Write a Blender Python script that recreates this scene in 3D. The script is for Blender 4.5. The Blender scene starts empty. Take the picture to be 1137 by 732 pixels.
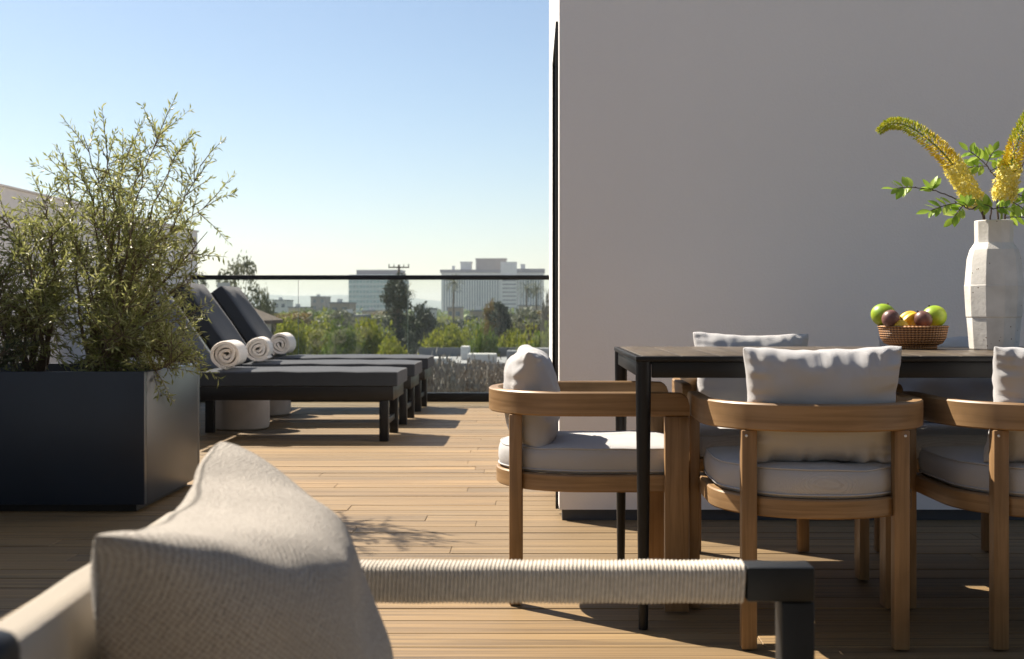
import bpy, bmesh, math, random
from mathutils import Vector, Matrix, noise
R = math.radians
PI = math.pi
rnd = random.Random(7)
sc = bpy.context.scene
col = sc.collection
CAMZ = 0.875

# ------------------------------------------------------------------ helpers
def link(o, parent=None):
    col.objects.link(o)
    if parent is not None: o.parent = parent
    return o

def tag(o, label=None, cat=None, group=None, kind=None):
    if label: o['label'] = label
    if cat: o['category'] = cat
    if group: o['group'] = group
    if kind: o['kind'] = kind
    return o

def empty(name, loc=(0, 0, 0), rz=0, label=None, cat=None, group=None):
    o = bpy.data.objects.new(name, None)
    o.empty_display_size = 0.1
    o.location = loc
    o.rotation_euler = (0, 0, rz)
    link(o)
    return tag(o, label, cat, group)

def copy_tree(o, parent=None):
    c = o.copy()
    link(c)
    c.parent = parent
    for ch in list(o.children): copy_tree(ch, c)
    return c

class MB:
    def __init__(s):
        s.v = []; s.f = []; s.uv = {}
    def add(s, vs, fs):
        n = len(s.v)
        s.v += [tuple(p) for p in vs]
        s.f += [tuple(i + n for i in f) for f in fs]
    def box(s, x0, x1, y0, y1, z0, z1, bev=0.0, seg=2, M=None):
        bm = bmesh.new()
        bmesh.ops.create_cube(bm, size=1)
        for v in bm.verts:
            v.co = Vector((x0 + (v.co.x + .5) * (x1 - x0), y0 + (v.co.y + .5) * (y1 - y0), z0 + (v.co.z + .5) * (z1 - z0)))
        if bev > 0:
            bmesh.ops.bevel(bm, geom=bm.edges[:], offset=bev, segments=seg, profile=.5, affect='EDGES')
        if M is not None: bmesh.ops.transform(bm, matrix=M, verts=bm.verts)
        bm.verts.index_update()
        s.add([v.co[:] for v in bm.verts], [[v.index for v in f.verts] for f in bm.faces])
        bm.free()
        return s
    def tube(s, pts, rad, n=8, cap=True):
        pts = [Vector(p) for p in pts]
        rs = rad if hasattr(rad, '__len__') else [rad] * len(pts)
        up = Vector((0, 0, 1))
        rings = []
        nrm = None
        for i, p in enumerate(pts):
            t = (pts[min(i + 1, len(pts) - 1)] - pts[max(i - 1, 0)])
            if t.length < 1e-9: t = up.copy()
            t.normalize()
            if nrm is None:
                nrm = t.orthogonal().normalized()
            else:
                nrm = (nrm - t * nrm.dot(t))
                if nrm.length < 1e-6: nrm = t.orthogonal()
                nrm.normalize()
            b = t.cross(nrm)
            rings.append([p + (nrm * math.cos(a) + b * math.sin(a)) * rs[i] for a in [2 * PI * k / n for k in range(n)]])
        vs = [q for r in rings for q in r]
        fs = []
        for i in range(len(pts) - 1):
            for k in range(n):
                fs.append((i * n + k, i * n + (k + 1) % n, (i + 1) * n + (k + 1) % n, (i + 1) * n + k))
        if cap:
            fs.append(tuple(range(n - 1, -1, -1)))
            fs.append(tuple((len(pts) - 1) * n + k for k in range(n)))
        s.add(vs, fs)
        return s
    def lathe(s, prof, n=32, c=(0, 0, 0), rot=0, capb=True, capt=True):
        vs = []; fs = []
        for r, z in prof:
            for k in range(n):
                a = 2 * PI * k / n + rot
                vs.append((c[0] + r * math.cos(a), c[1] + r * math.sin(a), c[2] + z))
        for i in range(len(prof) - 1):
            for k in range(n):
                fs.append((i * n + k, i * n + (k + 1) % n, (i + 1) * n + (k + 1) % n, (i + 1) * n + k))
        if capb: fs.append(tuple(range(n - 1, -1, -1)))
        if capt: fs.append(tuple((len(prof) - 1) * n + k for k in range(n)))
        s.add(vs, fs)
        return s
    def sweep(s, path, half, zfun, closed=False):
        """vertical rectangular band along plan path; half thickness; zfun(i)->(z0,z1)"""
        n = len(path); c = .004
        vs = []; fs = []
        for i in range(n):
            p = Vector(path[i])
            a = Vector(path[max(i - 1, 0)]); b = Vector(path[min(i + 1, n - 1)])
            t = (b - a).normalized(); nn = Vector((-t.y, t.x))
            z0, z1 = zfun(i)
            for o, z in ((half, z0 + c), (half, z1 - c), (half - c, z1), (-half + c, z1), (-half, z1 - c), (-half, z0 + c), (-half + c, z0), (half - c, z0)):
                q = p + nn * o
                vs.append((q.x, q.y, z))
        for i in range(n - 1):
            for k in range(8):
                fs.append((i * 8 + k, i * 8 + (k + 1) % 8, (i + 1) * 8 + (k + 1) % 8, (i + 1) * 8 + k))
        fs.append(tuple(range(7, -1, -1))); fs.append(tuple((n - 1) * 8 + k for k in range(8)))
        s.add(vs, fs)
        return s
    def mesh(s, name, mat, smooth=None):
        me = bpy.data.meshes.new(name)
        me.from_pydata(s.v, [], s.f)
        bm = bmesh.new(); bm.from_mesh(me)
        bmesh.ops.recalc_face_normals(bm, faces=bm.faces)
        bm.to_mesh(me); bm.free()
        if mat: me.materials.append(mat)
        if smooth is not None:
            me.polygons.foreach_set('use_smooth', [True] * len(me.polygons))
            if smooth < 179: me.set_sharp_from_angle(angle=R(smooth))
        me.update()
        return me
    def build(s, name, mat, parent=None, smooth=35):
        o = bpy.data.objects.new(name, s.mesh(name, mat, smooth))
        return link(o, parent)

def raw_obj(name, vs, fs, mat, parent=None, smooth=False):
    me = bpy.data.meshes.new(name)
    me.from_pydata(vs, [], fs)
    if mat: me.materials.append(mat)
    if smooth: me.polygons.foreach_set('use_smooth', [True] * len(me.polygons))
    me.update()
    return link(bpy.data.objects.new(name, me), parent)

# ------------------------------------------------------------------ materials
def newmat(name):
    m = bpy.data.materials.new(name); m.use_nodes = True
    nt = m.node_tree
    return m, nt, nt.nodes['Principled BSDF']

def N(nt, t, **kw):
    n = nt.nodes.new(t)
    for k, v in kw.items():
        if k in n.inputs: n.inputs[k].default_value = v
        else: setattr(n, k, v)
    return n

def coords(nt, scale=(1, 1, 1), kind='Object'):
    tc = N(nt, 'ShaderNodeTexCoord'); mp = N(nt, 'ShaderNodeMapping')
    mp.inputs['Scale'].default_value = scale
    nt.links.new(tc.outputs[kind], mp.inputs['Vector'])
    return mp.outputs['Vector']

def ramp(nt, fac, stops):
    r = N(nt, 'ShaderNodeValToRGB')
    els = r.color_ramp.elements
    while len(els) < len(stops): els.new(.5)
    for e, (p, c) in zip(els, stops):
        e.position = p; e.color = (c[0], c[1], c[2], 1)
    nt.links.new(fac, r.inputs['Fac'])
    return r.outputs['Color']

def mixc(nt, a, b, fac, mode='MIX'):
    m = N(nt, 'ShaderNodeMix', data_type='RGBA', blend_type=mode)
    for sock, v in ((m.inputs[0], fac), (m.inputs[6], a), (m.inputs[7], b)):
        if hasattr(v, 'is_linked') or hasattr(v, 'links'): nt.links.new(v, sock)
        elif isinstance(v, (int, float)): sock.default_value = v
        else: sock.default_value = (*v, 1)
    return m.outputs[2]

def bump(nt, bs, h, strength, dist=.01):
    b = N(nt, 'ShaderNodeBump'); b.inputs['Strength'].default_value = strength; b.inputs['Distance'].default_value = dist
    nt.links.new(h, b.inputs['Height']); nt.links.new(b.outputs['Normal'], bs.inputs['Normal'])
    return b

def plain(name, c, rough=.6, metal=0, var=.12, scale=20, bmp=.0, bscale=200, spec=.5, dist=.002):
    m, nt, bs = newmat(name)
    bs.inputs['Roughness'].default_value = rough; bs.inputs['Metallic'].default_value = metal
    bs.inputs['Specular IOR Level'].default_value = spec
    v = coords(nt)
    n = N(nt, 'ShaderNodeTexNoise'); n.inputs['Scale'].default_value = scale; n.inputs['Detail'].default_value = 5
    nt.links.new(v, n.inputs['Vector'])
    lo = [x * (1 - var) for x in c]; hi = [min(1, x * (1 + var)) for x in c]
    nt.links.new(ramp(nt, n.outputs['Fac'], [(.3, lo), (.7, hi)]), bs.inputs['Base Color'])
    if bmp > 0:
        n2 = N(nt, 'ShaderNodeTexNoise'); n2.inputs['Scale'].default_value = bscale; n2.inputs['Detail'].default_value = 4
        nt.links.new(v, n2.inputs['Vector']); bump(nt, bs, n2.outputs['Fac'], bmp, dist)
    return m

def wood(name, c1, c2, scale, rough=.5, island=.0):
    m, nt, bs = newmat(name)
    v = coords(nt, scale)
    n = N(nt, 'ShaderNodeTexNoise'); n.inputs['Scale'].default_value = 1; n.inputs['Detail'].default_value = 8; n.inputs['Distortion'].default_value = .6
    nt.links.new(v, n.inputs['Vector'])
    c = ramp(nt, n.outputs['Fac'], [(.3, c1), (.62, c2)])
    n3 = N(nt, 'ShaderNodeTexNoise'); n3.inputs['Scale'].default_value = 6; n3.inputs['Detail'].default_value = 3
    v3 = coords(nt); nt.links.new(v3, n3.inputs['Vector'])
    c = mixc(nt, c, [x * .72 for x in c1], ramp(nt, n3.outputs['Fac'], [(.45, (0, 0, 0)), (.75, (.6, .6, .6))]))
    nt.links.new(c, bs.inputs['Base Color'])
    bs.inputs['Roughness'].default_value = rough
    bump(nt, bs, n.outputs['Fac'], .12, .001)
    return m

def deck_mat():
    m, nt, bs = newmat('weathered_timber_boards')
    geo = N(nt, 'ShaderNodeNewGeometry')
    isl = geo.outputs['Random Per Island']
    tc = N(nt, 'ShaderNodeTexCoord')
    mp = N(nt, 'ShaderNodeMapping'); mp.inputs['Scale'].default_value = (.8, 46, 46)
    off = N(nt, 'ShaderNodeCombineXYZ')
    mul = N(nt, 'ShaderNodeMath', operation='MULTIPLY'); mul.inputs[1].default_value = 97.0
    nt.links.new(isl, mul.inputs[0]); nt.links.new(mul.outputs[0], off.inputs[0]); nt.links.new(mul.outputs[0], off.inputs[2])
    add = N(nt, 'ShaderNodeVectorMath', operation='ADD')
    nt.links.new(tc.outputs['Object'], mp.inputs['Vector']); nt.links.new(mp.outputs['Vector'], add.inputs[0]); nt.links.new(off.outputs[0], add.inputs[1])
    n = N(nt, 'ShaderNodeTexNoise'); n.inputs['Scale'].default_value = 1; n.inputs['Detail'].default_value = 9; n.inputs['Roughness'].default_value = .62; n.inputs['Distortion'].default_value = 1.1
    nt.links.new(add.outputs[0], n.inputs['Vector'])
    grain = ramp(nt, n.outputs['Fac'], [(.32, (.090, .056, .024)), (.46, (.19, .124, .053)), (.66, (.30, .198, .086))])
    tint = ramp(nt, isl, [(0, (.66, .66, .68)), (.3, (.95, .93, .9)), (.55, (.80, .78, .74)), (.8, (1.08, 1.03, .95)), (1, (.78, .74, .70))])
    c = mixc(nt, grain, tint, 1.0, 'MULTIPLY')
    n2 = N(nt, 'ShaderNodeTexNoise'); n2.inputs['Scale'].default_value = 1.7; n2.inputs['Detail'].default_value = 4
    nt.links.new(tc.outputs['Object'], n2.inputs['Vector'])
    c = mixc(nt, c, (.20, .14, .07), ramp(nt, n2.outputs['Fac'], [(.45, (0, 0, 0)), (.75, (.45, .45, .45))]))
    nt.links.new(c, bs.inputs['Base Color'])
    bs.inputs['Roughness'].default_value = .62
    # grooved surface : fine ridges along x
    w = N(nt, 'ShaderNodeTexWave', wave_type='BANDS', bands_direction='Y'); w.inputs['Scale'].default_value = 22; w.inputs['Distortion'].default_value = .4; w.inputs['Detail'].default_value = 1
    nt.links.new(tc.outputs['Object'], w.inputs['Vector'])
    ad = N(nt, 'ShaderNodeMath', operation='ADD'); nt.links.new(n.outputs['Fac'], ad.inputs[0]); 
    ml = N(nt, 'ShaderNodeMath', operation='MULTIPLY'); ml.inputs[1].default_value = .35
    nt.links.new(w.outputs['Fac'], ml.inputs[0]); nt.links.new(ml.outputs[0], ad.inputs[1])
    bump(nt, bs, ad.outputs[0], .45, .0025)
    return m

def fabric(name, c, scale=260, strength=.5, rough=.95, dist=.0012, fleck=.18, kind='UV', coarse=None):
    m, nt, bs = newmat(name)
    bs.inputs['Roughness'].default_value = rough
    bs.inputs['Specular IOR Level'].default_value = .15
    bs.inputs['Sheen Weight'].default_value = .15
    v = coords(nt, (scale, scale, scale), kind)
    wa = N(nt, 'ShaderNodeTexWave', wave_type='BANDS', bands_direction='X'); wb = N(nt, 'ShaderNodeTexWave', wave_type='BANDS', bands_direction='Y')
    for w in (wa, wb):
        w.inputs['Scale'].default_value = .16; w.inputs['Distortion'].default_value = .35; w.inputs['Detail'].default_value = 2
        nt.links.new(v, w.inputs['Vector'])
    mx = N(nt, 'ShaderNodeMath', operation='MULTIPLY'); nt.links.new(wa.outputs['Fac'], mx.inputs[0]); nt.links.new(wb.outputs['Fac'], mx.inputs[1])
    n = N(nt, 'ShaderNodeTexNoise'); n.inputs['Scale'].default_value = .55; n.inputs['Detail'].default_value = 4
    nt.links.new(v, n.inputs['Vector'])
    nl = N(nt, 'ShaderNodeTexNoise'); nl.inputs['Scale'].default_value = 5; nl.inputs['Detail'].default_value = 3
    nt.links.new(coords(nt), nl.inputs['Vector'])
    ad = N(nt, 'ShaderNodeMath', operation='ADD'); nt.links.new(mx.outputs[0], ad.inputs[0]); nt.links.new(n.outputs['Fac'], ad.inputs[1])
    cc = ramp(nt, ad.outputs[0], [(.35, [x * (1 - fleck) for x in c]), (.95, [min(1, x * (1 + fleck * .5)) for x in c])])
    cc = mixc(nt, cc, [x * .9 for x in c], ramp(nt, nl.outputs['Fac'], [(.4, (0, 0, 0)), (.7, (.5, .5, .5))]))
    nt.links.new(cc, bs.inputs['Base Color'])
    bump(nt, bs, ad.outputs[0], strength, dist)
    return m

def leafmat(name, c1, c2, c3, rough=.45, trans=.3):
    m, nt, bs = newmat(name)
    geo = N(nt, 'ShaderNodeNewGeometry')
    c = ramp(nt, geo.outputs['Random Per Island'], [(0, c1), (.5, c2), (1, c3)])
    nt.links.new(c, bs.inputs['Base Color'])
    bs.inputs['Roughness'].default_value = rough
    bs.inputs['Specular IOR Level'].default_value = .4
    tr = N(nt, 'ShaderNodeBsdfTranslucent'); nt.links.new(c, tr.inputs['Color'])
    mx = N(nt, 'ShaderNodeMixShader'); mx.inputs[0].default_value = trans
    out = nt.nodes['Material Output']
    nt.links.new(bs.outputs[0], mx.inputs[1]); nt.links.new(tr.outputs[0], mx.inputs[2]); nt.links.new(mx.outputs[0], out.inputs['Surface'])
    return m

def glassmat(name, tint, refl=.9, rough=.0):
    m, nt, bs = newmat(name)
    nt.nodes.remove(bs)
    t = N(nt, 'ShaderNodeBsdfTransparent'); t.inputs['Color'].default_value = (*tint, 1)
    g = N(nt, 'ShaderNodeBsdfGlossy'); g.inputs['Roughness'].default_value = rough
    g.inputs['Color'].default_value = (refl, refl, refl, 1)
    fr = N(nt, 'ShaderNodeFresnel'); fr.inputs['IOR'].default_value = 1.5
    ge = N(nt, 'ShaderNodeNewGeometry')
    fx = N(nt, 'ShaderNodeMath', operation='SUBTRACT'); fx.inputs[0].default_value = 1
    nt.links.new(ge.outputs['Backfacing'], fx.inputs[1])
    fm = N(nt, 'ShaderNodeMath', operation='MULTIPLY'); nt.links.new(fr.outputs[0], fm.inputs[0]); nt.links.new(fx.outputs[0], fm.inputs[1])
    mx = N(nt, 'ShaderNodeMixShader')
    nt.links.new(fm.outputs[0], mx.inputs[0]); nt.links.new(t.outputs[0], mx.inputs[1]); nt.links.new(g.outputs[0], mx.inputs[2])
    nt.links.new(mx.outputs[0], nt.nodes['Material Output'].inputs['Surface'])
    return m

M = {}
M['deck'] = deck_mat()
M['teak_h'] = wood('teak_along', (.20, .115, .048), (.32, .195, .092), (3, 3, 70), .45)
M['teak_v'] = wood('teak_upright', (.19, .108, .044), (.31, .185, .086), (60, 60, 3.0), .45)
M['stucco'] = plain('pale_stucco', (.86, .83, .81), .9, var=.015, scale=1.3, bmp=.5, bscale=110, dist=.003)
M['stucco_white'] = plain('white_stucco', (.80, .78, .76), .9, var=.03, scale=2, bmp=.3, bscale=120, dist=.002)
M['black_metal'] = plain('black_coated_metal', (.006, .006, .007), .42, var=.2, scale=30, bmp=.05, bscale=400, spec=.3)
M['dark_metal'] = plain('charcoal_coated_metal', (.011, .012, .013), .45, var=.15, scale=40, bmp=.08, bscale=500, spec=.3)
M['planter'] = plain('navy_grey_planter_coating', (.009, .017, .031), .36, var=.15, scale=3, bmp=.05, bscale=60, spec=.5)
M['skirt'] = plain('slate_metal_skirting', (.05, .055, .065), .45, var=.1)
M['soil'] = plain('dark_soil', (.03, .02, .013), .95, var=.4, scale=40, bmp=.8, bscale=60, dist=.02)
M['cushion'] = fabric('pale_grey_linen', (.53, .525, .53), 1000, .7, fleck=.24)
def basket_cloth(name, c):
    m, nt, bs = newmat(name)
    bs.inputs['Roughness'].default_value = .95; bs.inputs['Specular IOR Level'].default_value = .12
    v = coords(nt)
    uvv = coords(nt, (1, 1, 1), 'UV')
    nd = N(nt, 'ShaderNodeTexNoise'); nd.inputs['Scale'].default_value = 40; nd.inputs['Detail'].default_value = 3
    nt.links.new(uvv, nd.inputs['Vector'])
    ds = N(nt, 'ShaderNodeVectorMath', operation='MULTIPLY_ADD'); ds.inputs[1].default_value = (.003, .003, .003)
    nt.links.new(nd.outputs['Color'], ds.inputs[0]); nt.links.new(uvv, ds.inputs[2])
    sp_ = N(nt, 'ShaderNodeSeparateXYZ'); nt.links.new(ds.outputs[0], sp_.inputs[0])
    sc2 = []
    for k_, fq in ((0, 1050.0), (1, 1050.0)):
        mu = N(nt, 'ShaderNodeMath', operation='MULTIPLY'); mu.inputs[1].default_value = fq; nt.links.new(sp_.outputs[k_], mu.inputs[0])
        si = N(nt, 'ShaderNodeMath', operation='SINE'); nt.links.new(mu.outputs[0], si.inputs[0]); sc2.append(si)
    pr = N(nt, 'ShaderNodeMath', operation='MULTIPLY'); nt.links.new(sc2[0].outputs[0], pr.inputs[0]); nt.links.new(sc2[1].outputs[0], pr.inputs[1])
    n = N(nt, 'ShaderNodeTexNoise'); n.inputs['Scale'].default_value = 420; n.inputs['Detail'].default_value = 3
    nt.links.new(v, n.inputs['Vector'])
    sb = N(nt, 'ShaderNodeMath', operation='MULTIPLY_ADD'); sb.inputs[1].default_value = .25
    nt.links.new(pr.outputs[0], sb.inputs[0]); nt.links.new(n.outputs['Fac'], sb.inputs[2])
    nl = N(nt, 'ShaderNodeTexNoise'); nl.inputs['Scale'].default_value = 14; nl.inputs['Detail'].default_value = 5
    nt.links.new(v, nl.inputs['Vector'])
    cc = ramp(nt, sb.outputs[0], [(.2, [x * .5 for x in c]), (.66, [min(1, x * 1.08) for x in c])])
    cc = mixc(nt, cc, [x * .8 for x in c], ramp(nt, nl.outputs['Fac'], [(.45, (0, 0, 0)), (.7, (.5, .5, .5))]))
    nt.links.new(cc, bs.inputs['Base Color'])
    bump(nt, bs, sb.outputs[0], .9, .0028)
    return m
M['pillow'] = basket_cloth('oatmeal_woven_cloth', (.43, .395, .35))
M['sofa'] = fabric('beige_sling_cloth', (.39, .345, .285), 1800, .5, fleck=.15)
M['lounger_cloth'] = fabric('charcoal_outdoor_cloth', (.033, .039, .049), 300, .3, rough=.85, kind='Object')
M['towel'] = plain('white_terry_towel', (.80, .75, .68), .98, var=.06, scale=60, bmp=.9, bscale=260, spec=.1, dist=.004)
M['rope'] = plain('cream_rope', (.55, .50, .43), .9, var=.14, scale=160, bmp=.5, bscale=600, spec=.2)
M['concrete'] = plain('pale_cast_concrete', (.42, .39, .36), .85, var=.1, scale=9, bmp=.2, bscale=90)
M['tabletop'] = wood('dark_table_slats', (.07, .052, .036), (.12, .095, .068), (40, 2.5, 40), .33)
M['bolt'] = plain('steel_bolt', (.6, .6, .6), .3, metal=1)
M['olive_leaf'] = leafmat('olive_leaves', (.18, .20, .055), (.29, .31, .095), (.47, .47, .22), .34, .42)
M['dark_leaf'] = leafmat('dark_herb_leaves', (.04, .055, .03), (.07, .09, .04), (.11, .13, .06), .5, .2)
M['bark'] = plain('grey_brown_bark', (.15, .11, .075), .9, var=.3, scale=30, bmp=.5, bscale=80)
M['bark_dark'] = plain('dark_twig_bark', (.07, .045, .03), .8, var=.3, scale=60, bmp=.4, bscale=300)
M['glass'] = glassmat('clear_rail_glass', (.93, .96, .945))
M['glass_edge'] = plain('green_glass_edge', (.16, .24, .21), .15, var=.05)

# ------------------------------------------------------------------ deck (setting)
X0, X1, YN, YF = -3.28, 6.2, -1.2, 12.3
db = MB()
pitch, gap = .14, .0065
y = YN
row = 0
while y < YF:
    x = X0 - rnd.uniform(0, 2.6)
    while x < X1:
        L = rnd.choice([3.0, 3.6, 4.2, 4.8]) + rnd.uniform(-.3, .3)
        a, b = max(x, X0), min(x + L, X1)
        if b - a > .05:
            dz = rnd.uniform(-.0012, .0012)
            db.box(a + .0006, b - .0006, y + gap / 2, y + pitch - gap / 2, -.025 + dz, dz, bev=.0018, seg=1)
        x += L
    y += pitch
deck = db.build('deck', M['deck'], smooth=None)
tag(deck, kind='structure')
sub = MB().box(X0, X1, YN, YF + .1, -.30, -.03)
tag(sub.build('deck_subfloor', plain('dark_membrane', (.02, .018, .016), .9)), kind='structure')

# ------------------------------------------------------------------ main building with the door in its side
bld = empty('building', (.1125, 5.25, 0), 0, 'tall smooth pale grey rendered building volume rising behind the dining table', 'building')
def loc(mb, ox, oy, oz=0):
    mb.v = [(a - ox, b - oy, c - oz) for a, b, c in mb.v]; return mb
BX, BY = .1125, 5.25
w = MB()
T = 3.0
# outer shell : front wall, side wall pieces round the door
w.box(BX, 6.2, BY, BY + .12, .045, T)                       # front
w.box(BX, BX + .16, BY + .1203, BY + .1803, .0452, T)             # side, before door
w.box(BX, BX + .16, BY + .1806, BY + 1.1, 2.12, T)
w.box(BX, BX + .16, BY + 1.1003, 8.3, .0452, T)
w.box(BX + .1603, 6.2, 8.15, 8.3, .0452, T)
w.box(BX + .1603, 6.2, BY + .1206, 8.149, T - .1, T - .01)
loc(w, BX, BY).build('wall', M['stucco'], bld, None)
d = MB().box(BX + .07, BX + .11, BY + .2, BY + 1.08, .03, 2.1, .004)
dd = loc(d, BX, BY).build('door', M['black_metal'], bld)
fr_ = MB().box(BX - .012, BX + .12, BY + .1806, BY + .2, .02, 2.12).box(BX - .012, BX + .12, BY + 1.08, BY + 1.1, .02, 2.12).box(BX - .012, BX + .12, BY + .2, BY + 1.08, 2.1, 2.119)
loc(fr_, BX, BY).build('door_frame', M['black_metal'], bld)
hb = MB().tube([(BX + .07, BY + .95, 1.05), (BX + .03, BY + .95, 1.05), (BX + .03, BY + .85, 1.05)], .009, 8)
loc(hb, BX, BY).build('handle', M['black_metal'], dd)
sk = MB().box(BX + .012, 6.2, BY + .012, BY + .1, .0, .044)
loc(sk, BX, BY).build('skirting', M['skirt'], bld)
ls = MB().box(X0, X1, YN, YF + .1, -9, -.305)
loc(ls, BX, BY).build('lower_storeys', M['stucco_white'], bld, None)

rb = empty('unseen_sky_blocker', (1.4, -1.3, 0), 0, 'unseen slate grey block with overhang added behind the camera to screen sky light', 'building')  # out of view, added to block sky light and bounce some sun forward
rm = plain('blocker_cladding', (.16, .18, .21), .8, var=.1, scale=3)  # tone chosen for how much fill the added block bounces
loc(MB().box(X0 - .2, 6.2, -4.2, -1.25, -.02, 6.5), 1.4, -1.3).build('wall', rm, rb, None)
loc(MB().box(-1.2, 6.2, -1.249, -.1, 2.75, 3.0), 1.4, -1.3).build('canopy', rm, rb, None)  # added overhang, never in view, cuts sky light reaching the terrace
for xx in (-1.1, 6.0):
    loc(MB().box(xx, xx + .12, -.3, -.18, .0, 2.749, .004), 1.4, -1.3).build('blocker_post', M['dark_metal'], rb)

# left boundary wall : low part beyond, tall part beside the camera
lw = empty('boundary_wall', (X0, 9, 0), 0, 'white rendered boundary wall along the left edge of the roof terrace', 'wall')
w = MB().box(X0 - .22, X0, 7.0, 12.35, -.02, 1.64)
loc(w, X0, 9).build('low_wall', M['stucco_white'], lw, None)
w = MB().box(X0 - .24, X0 + .012, 6.98, 12.37, 1.6402, 1.655, .003)
loc(w, X0, 9).build('coping', M['stucco_white'], lw)
w = MB().box(X0 - .22, X0, 1.5, 6.999, -.02, 2.47)
loc(w, X0, 9).build('tall_wall', M['stucco_white'], lw, None)
vt = MB().lathe([(.03, 0), (.03, .045), (.045, .05), (.045, .075), (.01, .08)], 16)
o = vt.build('vent_cap', M['black_metal']); o.location = (X0 - .10, 7.86, 1.655)
tag(o, 'small black vent cap on top of the white wall at the left edge', 'vent')

# ------------------------------------------------------------------ glass railing
ra = empty('glass_railing', (0, 12.1, 0), 0, 'frameless clear glass balustrade with black top rail at the end of the deck', 'railing')
MB().box(X0 + .003, 6.0, -.03, .03, 1.168, 1.212, .006).build('top_rail', M['black_metal'], ra)
MB().box(X0 + .003, 6.0, -.04, .04, .002, .085, .005).build('base_channel', M['black_metal'], ra)
jx = [X0 + .01, -2.24, -1.19, -.14, .91, 1.96, 3.0]
for a, b in zip(jx[:-1], jx[1:]):
    g = MB().box(a + .006, b - .006, -.006, .006, .085, 1.168).build('glass_panel', M['glass'], ra, None)
    MB().box(b - .0058, b - .002, -.0058, .0058, .086, 1.167).build('panel_edge', M['glass_edge'], ra, None)

# ------------------------------------------------------------------ planter and olives
PX0, PX1, PY0, PY1, PZ = -3.22, -1.674, 5.44, 6.35, .61
pl = empty('planter_box', (-2.4, 5.9, 0), 0, 'large rectangular dark navy planter box holding the olive shrubs', 'planter')
p = MB()
p.box(PX0, PX1, PY0, PY0 + .035, .035, PZ, .004)
p.box(PX0, PX1, PY1 - .035, PY1, .035, PZ, .004)
p.box(PX0 + .0, PX0 + .035, PY0 + .0353, PY1 - .0353, .0352, PZ - .0002, .004)
p.box(PX1 - .035, PX1 - .0002, PY0 + .0353, PY1 - .0353, .0352, PZ - .0002, .004)
p.box(PX0 + .03, PX1 - .03, PY0 + .03, PY1 - .03, .036, .06)
loc(p, -2.4, 5.9).build('box', M['planter'], pl)
loc(MB().box(PX0 + .05, PX1 - .05, PY0 + .05, PY1 - .05, 0, .0355), -2.4, 5.9).build('plinth', M['black_metal'], pl)
loc(MB().box(PX0 + .036, PX1 - .036, PY0 + .036, PY1 - .036, .45, .55), -2.4, 5.9).build('soil', M['soil'], pl)

def leaf_card(vs, fs, p, d, up, L, W, fold=.25):
    d = d.normalized(); s = d.cross(up)
    if s.length < 1e-4: s = d.orthogonal()
    s.normalize(); n = s.cross(d)
    i = len(vs)
    mid = p + d * L * .5 + n * (L * .05)
    vs += [tuple(p), tuple(mid + s * W * .5 + n * W * fold), tuple(p + d * L), tuple(mid - s * W * .5 + n * W * fold), tuple(mid)]
    fs += [(i, i + 4, i + 1), (i + 1, i + 4, i + 2), (i, i + 3, i + 4), (i + 3, i + 2, i + 4)]

def rvec(r=rnd):
    while True:
        v = Vector((r.uniform(-1, 1), r.uniform(-1, 1), r.uniform(-1, 1)))
        if 0.05 < v.length < 1: return v.normalized()

def olive(base, tips, name, label, r, twigs_per=14, leafL=.043, leafW=.0088, mat='olive_leaf', tw=.20, gap=.0165, group=None, shrink=.93):
    root = empty(name, base, 0, label, 'shrub', group)
    st = MB(); vs = []; fs = []
    B = Vector((0, 0, 0))
    cx3 = Vector((sum(t_[0] for t_ in tips) / len(tips), sum(t_[1] for t_ in tips) / len(tips), base[2] + .25))
    for tip in tips:
        T_ = cx3.lerp(Vector(tip), shrink) - Vector(base)
        st0 = Vector((r.uniform(-.05, .05), r.uniform(-.05, .05), 0))
        ctrl = st0 + Vector((T_.x * .22, T_.y * .22, T_.z * .55)) + rvec(r) * .16
        pts = []
        n = 14
        for i in range(n + 1):
            t = i / n
            q = st0 * (1 - t) ** 2 + ctrl * 2 * t * (1 - t) + T_ * t * t
            q += rvec(r) * .010
            pts.append(q)
        st.tube(pts, [.009 * (1 - t / n) + .0016 for t in range(n + 1)], 5)
        for k in range(twigs_per):
            t = r.uniform(.16, 1.0) ** .75
            i = min(int(t * n), n - 1)
            p0 = pts[i].lerp(pts[i + 1], t * n - i)
            dirn = (pts[i + 1] - pts[i]).normalized()
            d = (dirn * r.uniform(.1, .8) + rvec(r) * .95 + Vector((0, 0, .22))).normalized()
            if t > .97: d = (dirn + rvec(r) * .35).normalized()
            L = tw * r.uniform(.55, 1.15)
            sag = Vector((0, 0, -1)) * r.uniform(-.10, .22) * L
            m = max(5, int(L / gap))
            tp = [p0 + d * L * (j / m) + sag * (j / m) ** 2 for j in range(m + 1)]
            st.tube([tp[0], tp[m // 2], tp[m]], [.0026, .0018, .0009], 4, False)
            for j in range(1, m + 1):
                dd_ = (tp[j] - tp[j - 1]).normalized()
                for sgn in (1, -1):
                    if r.random() < .12: continue
                    side = dd_.cross(Vector((0, 0, 1)))
                    if side.length < .1: side = dd_.orthogonal()
                    side.normalize()
                    if j % 2: side = dd_.cross(side)
                    ld = (dd_ * r.uniform(.6, 1.1) + side * sgn * r.uniform(.4, .9) + rvec(r) * .45)
                    leaf_card(vs, fs, tp[j], ld, rvec(r), leafL * r.uniform(.6, 1.15), leafW * r.uniform(.75, 1.15))
    st.build('stems', M['bark'], root, 60)
    raw_obj('foliage', vs, fs, M[mat], root)
    return root

def W(px, py, Y):
    return ((px - 591) / 1400 * Y, Y, CAMZ + (344.7 - py) / 1400 * Y)

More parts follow.
